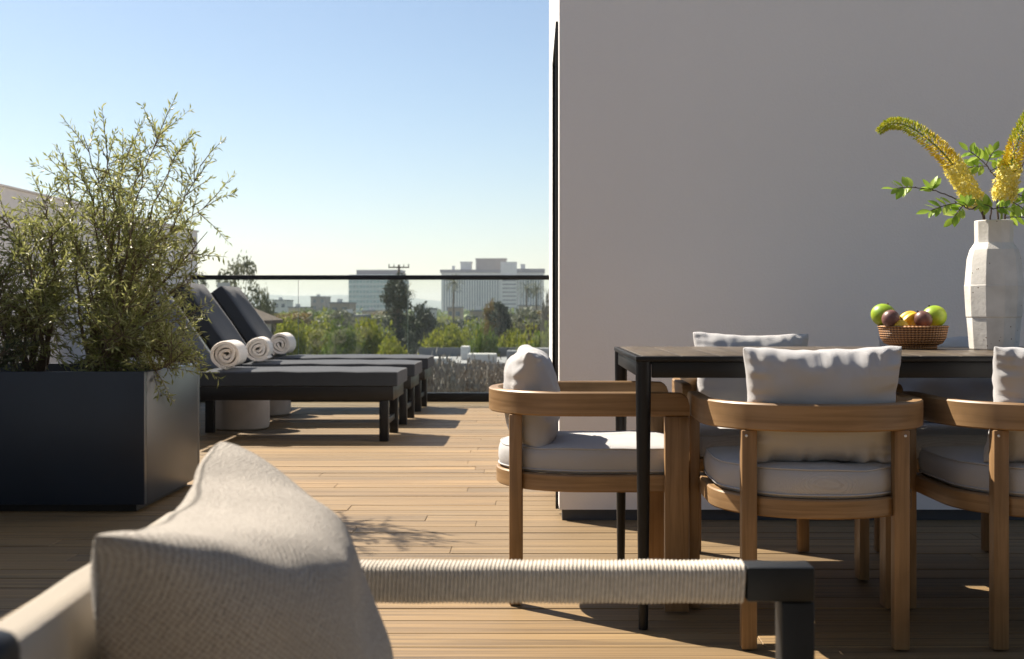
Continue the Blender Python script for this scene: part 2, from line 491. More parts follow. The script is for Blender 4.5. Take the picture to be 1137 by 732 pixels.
r1 = random.Random(11)
tips = []
for px, py, Y in [(92, 128, 5.9), (120, 150, 5.7), (150, 140, 6.1), (188, 122, 5.85), (205, 150, 6.0), (236, 165, 5.8), (243, 215, 5.95), (244, 245, 5.7),
                  (225, 300, 5.7), (165, 170, 5.6), (135, 190, 6.1), (95, 180, 5.8), (75, 160, 5.95), (215, 210, 6.1), (190, 240, 5.6), (150, 230, 5.5),
                  (110, 240, 5.6), (225, 345, 5.65), (205, 385, 5.6), (100, 320, 5.5), (150, 330, 5.45), (180, 350, 5.55), (185, 290, 6.15), (130, 280, 6.2), (215, 372, 5.9), (140, 365, 5.5), (85, 270, 5.7), (225, 392, 5.6), (200, 400, 5.5)]:
    tips.append(W(px - 6, py + 4, Y))
olive((-2.02, 5.88, .53), tips, 'olive_shrub', 'tall airy olive shrub with many thin stems at the right end of the navy planter', r1, 27)
tips = []
for px, py, Y in [(50, 208, 5.8), (25, 225, 5.9), (5, 235, 5.75), (60, 250, 5.7), (-20, 230, 5.9), (-40, 260, 5.8), (30, 270, 5.6), (5, 300, 5.6), (60, 310, 5.6), (75, 235, 5.9), (-30, 330, 5.6), (35, 330, 5.5), (70, 350, 5.5), (-60, 300, 5.8), (15, 255, 6.0)]:
    tips.append(W(px, py, Y))
olive((-2.32, 5.86, .53), tips, 'olive_shrub', 'lower bushy olive shrub against the white wall at the left picture edge', r1, 28)
tips = [W(px, py, Y) for px, py, Y in [(12, 372, 5.6), (25, 385, 5.6), (30, 398, 5.55), (-10, 375, 5.6), (-25, 385, 5.6), (5, 392, 5.5), (18, 400, 5.6)]]
olive((-2.52, 5.66, .53), tips, 'low_herb', 'small dark spiky herb sprouting low in the planter at the left edge', r1, 7, .04, .006, 'dark_leaf', .12, .008)

# ------------------------------------------------------------------ sun loungers
def make_lounger():
    """local: foot end right edge at x=0, near side y=0, runs to -x; hinge at -1.345"""
    root = empty('sun_lounger')
    D = .66
    f = MB()
    f.box(-2.02, -.03, 0.0, .045, .275, .365, .004)
    f.box(-2.02, -.03, D - .045, D, .275, .365, .004)
    f.box(-.075, -.03, .0453, D - .0453, .2752, .3648, .004)
    f.box(-2.02, -1.98, .0453, D - .0453, .2752, .3648, .004)
    for x in [-.25 - .2 * k for k in range(6)]:
        f.box(x, x + .06, .0453, D - .0453, .345, .362)
    f.build('frame', M['black_metal'], root)
    for x in (-.125, -1.44):
        for yy in (0.003, D - .063):
            MB().box(x, x + .06, yy, yy + .06, 0, .2745, .003).build('leg', M['black_metal'], root)
    MB().box(-.105, -.085, .0633, D - .0633, .10, .14, .003).build('stretcher', M['dark_metal'], root)
    # mattress
    def cush(L, t, name, r=.022):
        bm = bmesh.new()
        bmesh.ops.create_cube(bm, size=1)
        for v in bm.verts: v.co = Vector((v.co.x * L, v.co.y * (D + .005), v.co.z * t))
        bmesh.ops.subdivide_edges(bm, edges=bm.edges[:], cuts=9, use_grid_fill=True)
        for v in bm.verts:
            e = min(L / 2 - abs(v.co.x), 9)
            if v.co.z > 0:
                v.co.z += .006 * noise.noise(v.co * 5) + .006
                if L / 2 - abs(v.co.x) < .03 or D / 2 - abs(v.co.y) < .03: v.co.z -= .008
        bmesh.ops.recalc_face_normals(bm, faces=bm.faces)
        me = bpy.data.meshes.new(name); bm.to_mesh(me); bm.free()
        me.materials.append(M['lounger_cloth'])
        me.polygons.foreach_set('use_smooth', [True] * len(me.polygons))
        o = bpy.data.objects.new(name, me); link(o, root)
        b = o.modifiers.new('bevel', 'BEVEL'); b.width = r; b.segments = 3; b.limit_method = 'ANGLE'; b.angle_limit = R(50)
        return o
    s = cush(1.33, .10, 'mattress'); s.location = (-.668, D / 2, .418)
    ang = math.atan2(.60, .42)
    Lb = .76
    b = cush(Lb, .10, 'backrest')
    # top surface starts at (-1.345, .475)
    dx, dz = -math.cos(ang), math.sin(ang)
    nx, nz = math.sin(ang), math.cos(ang)
    cx = -1.345 + dx * Lb / 2 - nx * .05; cz = .47 + dz * Lb / 2 - nz * .05
    b.location = (cx, D / 2, cz); b.rotation_euler = (0, ang, 0)
    bf = MB().box(-Lb / 2, Lb / 2, -D / 2 + .01, D / 2 - .01, -.078, -.052, .003).build('backrest_frame', M['black_metal'], root)
    bf.location = (cx, D / 2, cz); bf.rotation_euler = (0, ang, 0)
    for yy in (.08, D - .08): MB().tube([(-1.55, yy, .35), (-1.78, yy, .72)], .011, 8).build('support_strut', M['black_metal'], root)
    return root
LG = 'sun loungers in a row by the glass railing'
ll = ['charcoal sun lounger nearest the dark planter, first in the row', 'charcoal sun lounger in the middle of the row of three', 'charcoal sun lounger closest to the glass railing']
lp = make_lounger()
LY = [8.4, 9.63, 10.86]
for i in range(3):
    o = lp if i == 0 else copy_tree(lp)
    o.location = (-.895, LY[i], 0)
    tag(o, ll[i], 'sun lounger', LG)

# rolled towels (spiral)
def towel_mesh(seed):
    r = random.Random(seed)
    m = MB()
    turns = 3.3; n = 130; L = .37; th = .0255
    def pt(t, off):
        a = t * turns * 2 * PI
        rad = .012 + (.097 - .012) * t + .003 * math.sin(a * 1.7 + seed) + .0025 * math.sin(a * 2.9 + seed * 2) + off
        return Vector((rad * math.cos(a), 0, rad * math.sin(a) * .95))
    vs = []; fs = []
    ysl = [0, .02, .1, .2, .3, .35, L]
    for j, yy in enumerate(ysl):
        for i in range(n + 1):
            t = i / n
            e = .004 * math.sin(i * .31 + seed) + .007 * math.sin(t * 9 + seed)
            yv = yy + (e if j in (0, len(ysl) - 1) else 0)
            edge = -.003 if j in (0, len(ysl) - 1) else 0
            a = pt(t, th / 2 + edge + .0015 * noise.noise(Vector((i * .2, yy * 20, seed)))); b = pt(t, -th / 2 - edge)
            vs += [(a.x, yv, a.z), (b.x, yv, b.z)]
    w_ = 2 * (n + 1)
    for j in range(len(ysl) - 1):
        for i in range(n):
            a = j * w_ + 2 * i
            fs.append((a, a + 2, a + 2 + w_, a + w_)); fs.append((a + 1, a + 1 + w_, a + 3 + w_, a + 3))
        for i in (0, n):
            a = j * w_ + 2 * i
            fs.append((a, a + w_, a + w_ + 1, a + 1))
    for j in (0, len(ysl) - 1):
        for i in range(n):
            a = j * w_ + 2 * i
            fs.append((a, a + 1, a + 3, a + 2))
    m.add(vs, fs)
    return m
tl = ['rolled white towel on the nearest charcoal lounger beside the olive leaves', 'rolled white towel on the middle lounger', 'rolled white towel on the farthest lounger by the glass railing']
for i in range(3):
    o = towel_mesh(i + 1).build('rolled_towel', M['towel'], None, 60)
    o.location = (-2.06 + [.0, -.05, -.13][i], LY[i] + .08, .576)
    o.rotation_euler = (0, R([200, 150, 230][i]), R([4, 7, 2][i]))
    tag(o, tl[i], 'towel', 'rolled towels on the sun loungers')

# drum side tables
for i, (x, yy, lb) in enumerate([(-2.16, 9.34, 'round pale concrete drum table beside the nearest sun lounger'), (-2.24, 10.58, 'round pale concrete drum table behind the middle sun lounger')]):
    o = MB().lathe([(.185, 0), (.205, .012), (.212, .04), (.212, .37), (.204, .392), (.19, .4), (.0001, .4)], 48, capt=False).build('drum_table', M['concrete'], None, 40)
    o.location = (x, yy, 0)
    tag(o, lb, 'side table', 'concrete drum tables between the loungers')

# ------------------------------------------------------------------ pillows
def pillow_mesh(name, w, h, T, mat, seed=0, pv=None, back=1.0, kt=0.0, k=.10, pucker=.010, n=56, p=.42, crumple=.008, nf=11, uvs=1.0):
    """in local x (width), z (height), y thickness"""
    vs = []; fs = []; uv = []
    def P(u, v, s):
        ax = 1 - k * (1 - v * v) * abs(u) ** 2.2
        az = 1 - k * (1 - u * u) * abs(v) ** 2.2
        rc = 1 - (.035 + kt * .4) * abs(u * v) ** 7
        if v > 0: az -= kt * (1 - abs(u) ** 3) * v ** 2.2
        x = w / 2 * u * ax * rc; z = h / 2 * v * az * rc
        base = max(0.0, (1 - u * u) * (1 - v * v))
        t = T / 2 * (back if s > 0 else 1) * (max(0, 1 - u * u) ** p * max(0, 1 - v * v) ** (pv or p)) * (.94 + .12 * noise.noise(Vector((u * 1.5 + seed, v * 1.5, s))))
        t *= 1 + kt * 2.4 * v
        # puckers along the seams
        eu = math.exp(-(1 - abs(v)) * 5) * (1 - math.exp(-(1 - abs(u)) * 12)); ev = math.exp(-(1 - abs(u)) * 5) * (1 - math.exp(-(1 - abs(v)) * 12))
        ph = seed * 1.3 + (0 if s > 0 else 1.1)
        sc_ = (1 - math.exp(-(1 - abs(v)) * 28)); su_ = (1 - math.exp(-(1 - abs(u)) * 28))
        t += pucker * eu * sc_ * (noise.noise(Vector((u * nf * .55, v * 1.3, ph))) * 1.9 + .35 * math.sin(u * nf * 2 + ph * 3))
        t += pucker * ev * su_ * (noise.noise(Vector((v * nf * .55, u * 1.3, ph + 9))) * 1.9 + .3 * math.sin(v * nf * 2 + ph))
        t += crumple * (base ** .3) * noise.noise(Vector((u * 2.6, v * 2.6, seed + s * 3)))
        bend = .012 * noise.noise(Vector((u * 1.4, v * 1.4, seed + 20))) + .010 * noise.noise(Vector((u * 4, v * 4, seed + 31))) * max(abs(u), abs(v)) ** 3
        z += .006 * noise.noise(Vector((u * 4, seed, 3))) * abs(v) ** 3 * (1 if v > 0 else .5)
        return (x, s * max(t, 0.0) + bend, z)
    idx = {}
    for s in (1, -1):
        for j in range(n + 1):
            for i in range(n + 1):
                bd = i in (0, n) or j in (0, n)
                key = (i, j) if bd else (i, j, s)
                if key in idx: continue
                f = lambda a: math.sin((2 * a / n - 1) * PI / 2 * .92) / math.sin(PI / 2 * .92)
                u, v = f(i), f(j)
                idx[key] = len(vs); vs.append(P(u, v, s)); uv.append(((u * w / 2) * uvs, (v * h / 2) * uvs))
    # cloth coordinates measured along the surface
    uv = [(0.0, 0.0)] * len(vs)
    def g(i, j, s): return idx[(i, j)] if (i in (0, n) or j in (0, n)) else idx[(i, j, s)]
    for s in (1, -1):
        U = {}; V_ = {}
        h_ = n // 2
        for j in range(n + 1):
            U[(h_, j)] = 0.0
            for rng, st_ in ((range(h_ + 1, n + 1), 1), (range(h_ - 1, -1, -1), -1)):
                for i in rng: U[(i, j)] = U[(i - st_, j)] + st_ * (Vector(vs[g(i, j, s)]) - Vector(vs[g(i - st_, j, s)])).length
        for i in range(n + 1):
            V_[(i, h_)] = 0.0
            for rng, st_ in ((range(h_ + 1, n + 1), 1), (range(h_ - 1, -1, -1), -1)):
                for j in rng: V_[(i, j)] = V_[(i, j - st_)] + st_ * (Vector(vs[g(i, j, s)]) - Vector(vs[g(i, j - st_, s)])).length
        for (i, j), uu in U.items():
            uv[g(i, j, s)] = (uu, V_[(i, j)])
    for s in (1, -1):
        for j in range(n):
            for i in range(n):
                q = (g(i, j, s), g(i + 1, j, s), g(i + 1, j + 1, s), g(i, j + 1, s))
                fs.append(q if s < 0 else q[::-1])
    me = bpy.data.meshes.new(name)
    me.from_pydata(vs, [], fs)
    ul = me.uv_layers.new(name='UVMap')
    for l in me.loops: ul.data[l.index].uv = uv[l.vertex_index]
    me.materials.append(mat)
    me.polygons.foreach_set('use_smooth', [True] * len(me.polygons))
    me.update()
    return me
def pillow_edge(w, h, k, off=.0):
    pts = []
    for a in range(4):
        for i in range(20):
            t = -1 + 2 * i / 20
            u, v = [(t, -1), (1, t), (-t, 1), (-1, -t)][a]
            pts.append((w / 2 * u * (1 - k * (1 - v * v) * abs(u) ** 2.2), 0, h / 2 * v * (1 - k * (1 - u * u) * abs(v) ** 2.2)))
    return pts

# ------------------------------------------------------------------ dining chairs
def plan_path(ax, yb, yf, n=26, e=2.7, ys=-.02):
    pts = [(-ax, yf), (-ax, yf - .006), (-ax, yf - .014), (-ax, yf - .024), (-ax, yf - .08), (-ax, yf - .17)]
    for i in range(n + 1):
        a = PI * i / n
        c, s_ = math.cos(a), math.sin(a)
        pts.append((-ax * math.copysign(abs(c) ** (2 / e), c), ys - (ys - yb) * abs(s_) ** (2 / e)))
    pts += [(ax, yf - .17), (ax, yf - .08), (ax, yf - .024), (ax, yf - .014), (ax, yf - .006), (ax, yf)]
    return pts
def seat_cushion_mesh():
    ax, yb, yf = .258, -.29, .262
    out = []
    # D outline, finely sampled
    base = []
    n = 40
    for i in range(n + 1):
        a = PI * i / n
        c, s_ = math.cos(a), math.sin(a)
        base.append((-ax * math.copysign(abs(c) ** (2 / 2.1), c), .0 - (0 - yb) * abs(s_) ** (2 / 2.1)))
    for t in (.25, .5, .75): base.append((ax, yf * t))
    for i in range(7):
        a = PI / 2 * i / 6
        base.append((ax - .05 + .05 * math.cos(a), yf - .05 + .05 * math.sin(a)))
    for t in (.66, .33, 0, -.33, -.66): base.append((ax * t * .8, yf))
    for i in range(7):
        a = PI / 2 + PI / 2 * i / 6
        base.append((-ax + .05 + .05 * math.cos(a), yf - .05 + .05 * math.sin(a)))
    for t in (.75, .5, .25): base.append((-ax, yf * t))
    prof = [(.92, .0), (.97, .003), (.992, .014), (1.002, .032), (1.006, .048), (1.002, .064), (.99, .079), (.968, .090), (.93, .096), (.83, .102), (.6, .102), (.35, .104), (.1, .105)]
    vs = []; fs = []
    nb = len(base)
    for k, (s_, z) in enumerate(prof):
        for i, (x, y_) in enumerate(base):
            wob = .004 * noise.noise(Vector((x * 14, y_ * 14, z * 12)))
            vs.append((x * s_ + wob, (y_ + .01) * s_ - .01 + wob, z + (.006 * noise.noise(Vector((x * 9, y_ * 9, 3))) if k > 6 else 0)))
    for k in range(len(prof) - 1):
        for i in range(nb):
            fs.append((k * nb + i, k * nb + (i + 1) % nb, (k + 1) * nb + (i + 1) % nb, (k + 1) * nb + i))
    fs.append(tuple(range(nb))); fs.append(tuple((len(prof) - 1) * nb + i for i in range(nb)))
    return vs, fs
def make_chair():
    root = empty('dining_chair')
    path = plan_path(.285, -.305, .27, e=2.2)
    n = len(path)
    rr = [.035, .018, .008, .002]
    def zf(i):
        j = min(i, n - 1 - i)
        return (.568, .638 - (rr[j] if j < 4 else 0))
    MB().sweep(path, .0155, zf).build('arm_band', M['teak_h'], root, 30)
    ap = plan_path(.262, -.285, .262, e=2.05)
    MB().sweep(ap, .012, lambda i: (.345, .395)).box(-.249, .249, .236, .2601, .3452, .3948, .003).build('seat_rail', M['teak_h'], root, 30)
    sl = MB()
    for k in range(7):
        yy = -.21 + k * .065
        hw = .24 * math.sqrt(max(.1, 1 - (max(0, -.02 - yy) / .262) ** 2))
        sl.box(-hw, hw, yy, yy + .045, .372, .388, .003)
    sl.build('seat_slats', M['teak_h'], root)
    for sx in (-1, 1):
        a, b = sorted((sx * .270, sx * .302))
        m = MB().box(a, b, .198, .268, 0.004, .5675, .004)
        m.build('leg', M['teak_v'], root)
        cx_ = sx * .195
        # back leg : stands just outside the seat rail, under the arm band
        lg = MB().box(cx_ - .02, cx_ + .02, -.2535, -.2155, .004, .5675, .004)
        lo = lg.build('leg', M['teak_v'], root)
        bo = MB()
        bo.lathe([(.0038, 0), (.0038, .001), (.0025, .002)], 10)
        bo.v = [(cx_ + sx * .008 + v[0], -.2535 - v[2], .553 + v[1]) for v in bo.v]
        bo.build('bolt', M['bolt'], lo)
    vs, fs = seat_cushion_mesh()
    mb = MB(); mb.add(vs, fs)
    me = mb.mesh('seat_cushion', M['cushion'], 180)
    ul = me.uv_layers.new(name='UVMap')
    for l_ in me.loops:
        v = me.vertices[l_.vertex_index].co
        ul.data[l_.index].uv = (v.x + v.z, v.y)
    o = bpy.data.objects.new('seat_cushion', me); link(o, root); o.location = (0, 0, .393); o.scale = (1, 1, .84)
    nb = 41 + 3 + 7 + 5 + 7 + 3
    for kk, zz in ((2, .0), (7, .0)):
        ring = [Vector(v) * 1.0 for v in vs[kk * nb:(kk + 1) * nb]]
        ring = [Vector((v.x * 1.006, v.y * 1.006, v.z)) for v in ring]
        mp_ = MB().tube(ring + [ring[0]], .0028, 6, False)
        mp_.build('piping', M['cushion'], o, 180)
    return root
CG = 'teak dining chairs round the black table'
chairs = [
    ((.185, 3.94, 0), -90, 'curved-arm teak dining chair standing side-on at the left end of the black table', 'grey linen cushion leaning in the side-on chair at the table end', 1),
    ((.757, 3.485, 0), -1, 'teak dining chair with its back to the camera, directly behind the rope arm end', 'ruffled grey linen cushion on the front chair nearest the rope arm', 2),
    ((1.395, 3.485, 0), 0.6, 'curved-arm teak dining chair cut by the right picture edge in front of the table', 'grey linen cushion on the front chair cut by the right picture edge', 3),
    ((.785, 4.33, 0), 180, 'teak dining chair on the far table side, facing the camera left of the fruit basket', 'grey linen cushion whose top shows above the table left of the fruit basket', 4),
    ((1.46, 4.33, 0), 181, 'teak dining chair on the far table side behind the fruit basket and vase', 'grey linen cushion in shade behind the fruit basket and vase', 5),
]
cp = make_chair()
pm = {}
for i, (lc, rz, lb, pb, seed) in enumerate(chairs):
    o = cp if i == 0 else copy_tree(cp)
    o.location = lc; o.rotation_euler = (0, 0, R(rz))
    tag(o, lb, 'dining chair', CG)
    W_ = .425 if i != 3 else .43
    me = pillow_mesh('back_cushion', W_, .325 if i in (0, 1, 2) else (.34 if i == 3 else .32), .19 if i == 0 else .165, M['cushion'], seed, k=.10, pucker=(.008, .014, .014, .007, .010)[i], p=.40, crumple=.007, nf=15)
    q = bpy.data.objects.new('back_cushion', me); link(q)
    ed = MB().tube(pillow_edge(W_, .325, .075), .0) if False else None
    Mx = Matrix.Translation(lc) @ Matrix.Rotation(R(rz), 4, 'Z')
    l0 = Vector((0.0, -.19 if i != 0 else -.185, (.600 if i == 0 else .625) if i < 3 else .632))
    q.matrix_world = Mx @ Matrix.Translation(l0) @ Matrix.Rotation(R([6, 10, 10, 9, 9][i]), 4, 'X') @ Matrix.Rotation(R([1.5, -.5, 1, -1, 1][i]), 4, 'Y')
    tag(q, pb, 'cushion', 'grey cushions on the dining chairs')

# ------------------------------------------------------------------ dining table
tb = empty('dining_table', (1.39, 3.9, 0), 0, 'long black metal outdoor dining table with dark slatted top', 'table')
TX0, TX1, TY0, TY1 = .283, 2.5, 3.44, 4.355
def tl_(m): return loc(m, 1.39, 3.9)
f = MB()
f.box(TX0, TX1, TY0, TY0 + .018, .735, .749, .002)
f.box(TX0, TX1, TY1 - .018, TY1, .735, .749, .002)
f.box(TX0, TX0 + .018, TY0 + .0183, TY1 - .0183, .7352, .7488, .002)
f.box(TX1 - .018, TX1, TY0 + .0183, TY1 - .0183, .7352, .7488, .002)
f.box(TX0 + .045, TX1 - .045, TY0 + .010, TY0 + .035, .690, .734, .002)
f.box(TX0 + .045, TX1 - .045, TY1 - .035, TY1 - .010, .690, .734, .002)
f.box(TX0 + .010, TX0 + .035, TY0 + .045, TY1 - .045, .690, .734, .002)
f.box(TX1 - .035, TX1 - .010, TY0 + .045, TY1 - .045, .690, .734, .002)
tl_(f).build('frame', M['black_metal'], tb)
s = MB()
x = TX0 + .0185; pw = .1095
while x < TX1 - .03:
    b = min(x + pw - .004, TX1 - .0185)
    s.box(x, b, TY0 + .0186, TY1 - .0186, .737, .7505, .002)
    x += pw
tl_(s).build('tabletop', M['tabletop'], tb)
for lx in (TX0 + .022, TX1 - .022):
    for ly in (TY0 + .022, TY1 - .022):
        m = MB().lathe([(.0125, 0), (.013, .004), (.0215, .69), (.0215, .7345)], 20, (lx, ly, 0))
        tl_(m).build('leg', M['black_metal'], tb, 40)

# ------------------------------------------------------------------ vase
vase_mat, nt, bs = newmat('speckled_white_ceramic')
v = coords(nt)
no = N(nt, 'ShaderNodeTexNoise'); no.inputs['Scale'].default_value = 14; no.inputs['Detail'].default_value = 6; nt.links.new(v, no.inputs['Vector'])
c = ramp(nt, no.outputs['Fac'], [(.35, (.58, .56, .52)), (.65, (.72, .70, .66))])
vo = N(nt, 'ShaderNodeTexVoronoi'); vo.inputs['Scale'].default_value = 62; nt.links.new(v, vo.inputs['Vector'])
n5 = N(nt, 'ShaderNodeTexNoise'); n5.inputs['Scale'].default_value = 8; nt.links.new(v, n5.inputs['Vector'])
sp = N(nt, 'ShaderNodeMath', operation='LESS_THAN'); sp.inputs[1].default_value = .13; nt.links.new(vo.outputs['Distance'], sp.inputs[0])
gt = N(nt, 'ShaderNodeMath', operation='GREATER_THAN'); gt.inputs[1].default_value = .52; nt.links.new(n5.outputs['Fac'], gt.inputs[0])
mm = N(nt, 'ShaderNodeMath', operation='MULTIPLY'); nt.links.new(sp.outputs[0], mm.inputs[0]); nt.links.new(gt.outputs[0], mm.inputs[1])
c = mixc(nt, c, (.15, .10, .07), mm.outputs[0])
nt.links.new(c, bs.inputs['Base Color']); bs.inputs['Roughness'].default_value = .75
n6 = N(nt, 'ShaderNodeTexNoise'); n6.inputs['Scale'].default_value = 90; n6.inputs['Detail'].default_value = 4; nt.links.new(v, n6.inputs['Vector'])
bump(nt, bs, n6.outputs['Fac'], .35, .002)
VX, VY = 1.458, 3.985
vp = [(.071, 0), (.0725, .004), (.0795, .10), (.0795, .1015), (.0815, .103), (.0865, .20), (.0865, .2015), (.0855, .204), (.0795, .285), (.071, .315), (.0575, .336), (.0565, .345), (.0575, .405), (.0545, .4075), (.052, .405), (.050, .34), (.06, .30), (.07, .18), (.065, .02), (.001, .012)]
vs_ = MB(); n = 11
rv = random.Random(5)
jit = [rv.uniform(-.06, .06) for _ in range(n)]
pts = []; fs = []
for k, (rr_, z) in enumerate(vp):
    for i in range(n):
        a = 2 * PI * i / n + jit[i] + .12
        rj = rr_ / math.cos(PI / n) * (1 + .008 * math.sin(i * 2.3 + z * 17))
        pts.append((rj * math.cos(a), rj * math.sin(a), z))
for k in range(len(vp) - 1):
    for i in range(n): fs.append((k * n + i, k * n + (i + 1) % n, (k + 1) * n + (i + 1) % n, (k + 1) * n + i))
fs.append(tuple(range(n))); fs.append(tuple((len(vp) - 1) * n + i for i in range(n)))
vs_.add(pts, fs)
vo_ = vs_.build('vase', vase_mat, None, 12)
vo_.location = (VX, VY, .7512)
tag(vo_, 'tall faceted speckled white ceramic vase on the dining table holding yellow flowers', 'vase')
bv = vo_.modifiers.new('bevel', 'BEVEL'); bv.width = .0015; bv.segments = 2; bv.limit_method = 'ANGLE'; bv.angle_limit = R(18)

# flowers
M['petal'] = leafmat('yellow_petals', (.86, .72, .12), (.90, .80, .18), (.92, .86, .40), .5, .35)
M['bud'] = leafmat('amber_buds', (.72, .52, .04), (.88, .74, .08), (.84, .74, .10), .5, .25)
M['green_bud'] = leafmat('green_buds', (.30, .42, .04), (.60, .62, .06), (.76, .70, .09), .5, .25)
M['leaf'] = leafmat('fresh_leaves', (.24, .40, .04), (.42, .58, .08), (.58, .70, .16), .4, .4)
M['stem_green'] = plain('green_stem', (.16, .22, .05), .5)
def bez(pts, n):
    """Catmull-Rom"""
    P_ = [Vector(p) for p in pts]; P_ = [P_[0] * 2 - P_[1]] + P_ + [P_[-1] * 2 - P_[-2]]
    out = []
    m = len(P_) - 3
    for i in range(m):
        for k in range(n):
            t = k / n; a, b, c_, d_ = P_[i:i + 4]
            out.append(.5 * ((2 * b) + (-a + c_) * t + (2 * a - 5 * b + 4 * c_ - d_) * t * t + (-a + 3 * b - 3 * c_ + d_) * t ** 3))
    out.append(P_[-2])
    return out
def spike(base, ctl, label, seed, t0=.0, R0=.030):
    """ctl pts in world; flowers from parameter t0 to 1"""
    r = random.Random(seed)
    root = empty('flower_stem', base, 0, label, 'flower', 'yellow foxtail flowers in the vase')
    B = Vector(base)
    P_ = [q - B for q in bez([base] + ctl, 12)]
    MB().tube(P_, [.0045 * (1 - .6 * i / len(P_)) for i in range(len(P_))], 7).build('stalk', M['stem_green'], root)
    sets = {'blossom': ([], []), 'bud': ([], []), 'green_bud': ([], [])}
    n = 950
    for k in range(n):
        t = t0 + (1 - t0) * (k + .5) / n
        f_ = t * (len(P_) - 1); i = min(int(f_), len(P_) - 2)
        p0 = P_[i].lerp(P_[i + 1], f_ - i); d = (P_[i + 1] - P_[i]).normalized()
        u = (t - t0) / (1 - t0)
        a = k * 2.39996
        e1 = d.orthogonal().normalized(); e2 = d.cross(e1)
        rad = (e1 * math.cos(a) + e2 * math.sin(a))
        if u < .26 + r.uniform(-.04, .04):
            Rr = R0 * (.95 + .15 * r.random()); vs, fs = sets['blossom']
            c_ = p0 + rad * Rr * r.uniform(.55, 1)
            ax = (rad + d * .15 + rvec(r) * .35).normalized()
            b1 = ax.orthogonal().normalized(); b2 = ax.cross(b1)
            for m_ in range(5):
                an = m_ * 2 * PI / 5 + a
                pd = (b1 * math.cos(an) + b2 * math.sin(an)) + ax * .35
                leaf_card(vs, fs, c_, pd, ax, .0115 * r.uniform(.8, 1.2), .0065, .1)
            leaf_card(vs, fs, c_, ax, rvec(r), .014, .0015, .1)
        else:
            g_ = max(0, u - .26) / .74
            Rr = R0 * (.84 - .50 * g_ ** 1.3)
            key = 'bud' if u < .48 + r.uniform(-.08, .08) else 'green_bud'
            vs, fs = sets[key]
            ax = (rad * 1.1 + d * .5 + rvec(r) * .22).normalized()
            L = (.020 - .009 * g_) * r.uniform(.85, 1.15); w_ = L * .34
            c_ = p0 + rad * max(0.002, Rr * r.uniform(.82, 1.16) - L * .7)
            b1 = ax.orthogonal().normalized(); b2 = ax.cross(b1)
            i0 = len(vs)
            vs += [tuple(c_), tuple(c_ + ax * L)] + [tuple(c_ + ax * L * .6 + (b1 * math.cos(q) + b2 * math.sin(q)) * w_ * .5) for q in (0, PI / 2, PI, 3 * PI / 2)]
            for m_ in range(4):
                n2 = (m_ + 1) % 4
                fs += [(i0, i0 + 2 + n2, i0 + 2 + m_), (i0 + 1, i0 + 2 + m_, i0 + 2 + n2)]
    raw_obj('blossoms', *sets['blossom'], M['petal'], root)
    raw_obj('buds', *sets['bud'], M['bud'], root)
    raw_obj('green_tip', *sets['green_bud'], M['green_bud'], root)
    return root
vb = (VX - .02, VY, .90)
spike(vb, [W(1093, 246, 3.98), W(1081, 222, 3.95), W(1063, 190, 3.94), W(1040, 163, 3.93), W(1012, 142, 3.92), W(990, 137, 3.92), W(976, 146, 3.92)],
      'long arching yellow foxtail flower drooping left with a green tip', 3, .27, .034)
vb2 = (VX + .02, VY, .90)
spike(vb2, [W(1112, 243, 3.98), W(1115, 215, 3.95), W(1122, 185, 3.93), W(1133, 150, 3.92), W(1150, 118, 3.9), W(1172, 96, 3.9)],
      'upright yellow foxtail flower leaning out of the right picture edge', 8, .30, .036)

def leafy(base, ctl, leaves, label, seed, L=.045, woody=True):
    r = random.Random(seed)
    root = empty('leafy_branch', base, 0, label, 'branch', 'leafy branches in the vase')
    B = Vector(base)
    P_ = [q - B for q in bez([base] + ctl, 8)]
    P_ = [q + rvec(r) * .0015 for q in P_]
    mb = MB().tube(P_, [.0035 * (1 - .65 * i / len(P_)) for i in range(len(P_))], 6)
    vs = []; fs = []
    for (t, dr, ln) in leaves:
        f_ = t * (len(P_) - 1); i = min(int(f_), len(P_) - 2)
        p0 = P_[i].lerp(P_[i + 1], f_ - i)
        d = Vector(dr).normalized()
        q = [p0 + d * ln * k / 5 + Vector((0, 0, -.012)) * (k / 5) ** 2 for k in range(6)]
        mb.tube(q, [.0014] * 5 + [.0008], 5)
        for k in range(1, 6):
            for sg in ((1, -1) if k < 5 else (0,)):
                side = d.cross(Vector((0, -1, .35))).normalized() * sg
                ld = (d * .6 + side * .8 + rvec(r) * .25) if sg else d
                # rounder leaf : 3x width points
                p = q[k]; ld.normalize(); up = (Vector((0, -.6, .7)) + rvec(r) * .5).normalized()
                s_ = ld.cross(up).normalized(); n_ = s_.cross(ld)
                l = L * r.uniform(.75, 1.1); w_ = l * .5
                i0 = len(vs)
                prof = [(0, 0), (.18, .32), (.4, .5), (.62, .46), (.82, .28), (1, 0)]
                for a_, b_ in prof:
                    dn = n_ * (-.10 * l * a_ * a_)
                    vs.append(tuple(p + ld * l * a_ + s_ * w_ * b_ + n_ * w_ * .18 * b_ + dn)); vs.append(tuple(p + ld * l * a_ + dn)); vs.append(tuple(p + ld * l * a_ - s_ * w_ * b_ + n_ * w_ * .18 * b_ + dn))
                for a_ in range(5):
                    j = i0 + a_ * 3
                    fs += [(j, j + 3, j + 4, j + 1), (j + 1, j + 4, j + 5, j + 2)]
    mb.build('twig', M['bark_dark'] if woody else M['stem_green'], root)
    raw_obj('leaves', vs, fs, M['leaf'], root, True)
leafy((VX - .01, VY, .93), [W(1092, 238, 3.97), W(1070, 226, 3.9), W(1042, 213, 3.88), W(1016, 208, 3.87)], [(.98, (-1, 0, .12), .07), (.80, (-.6, 0, .9), .02)],
      'thin branch reaching far left with pale green leaflets at its end', 21, .044)
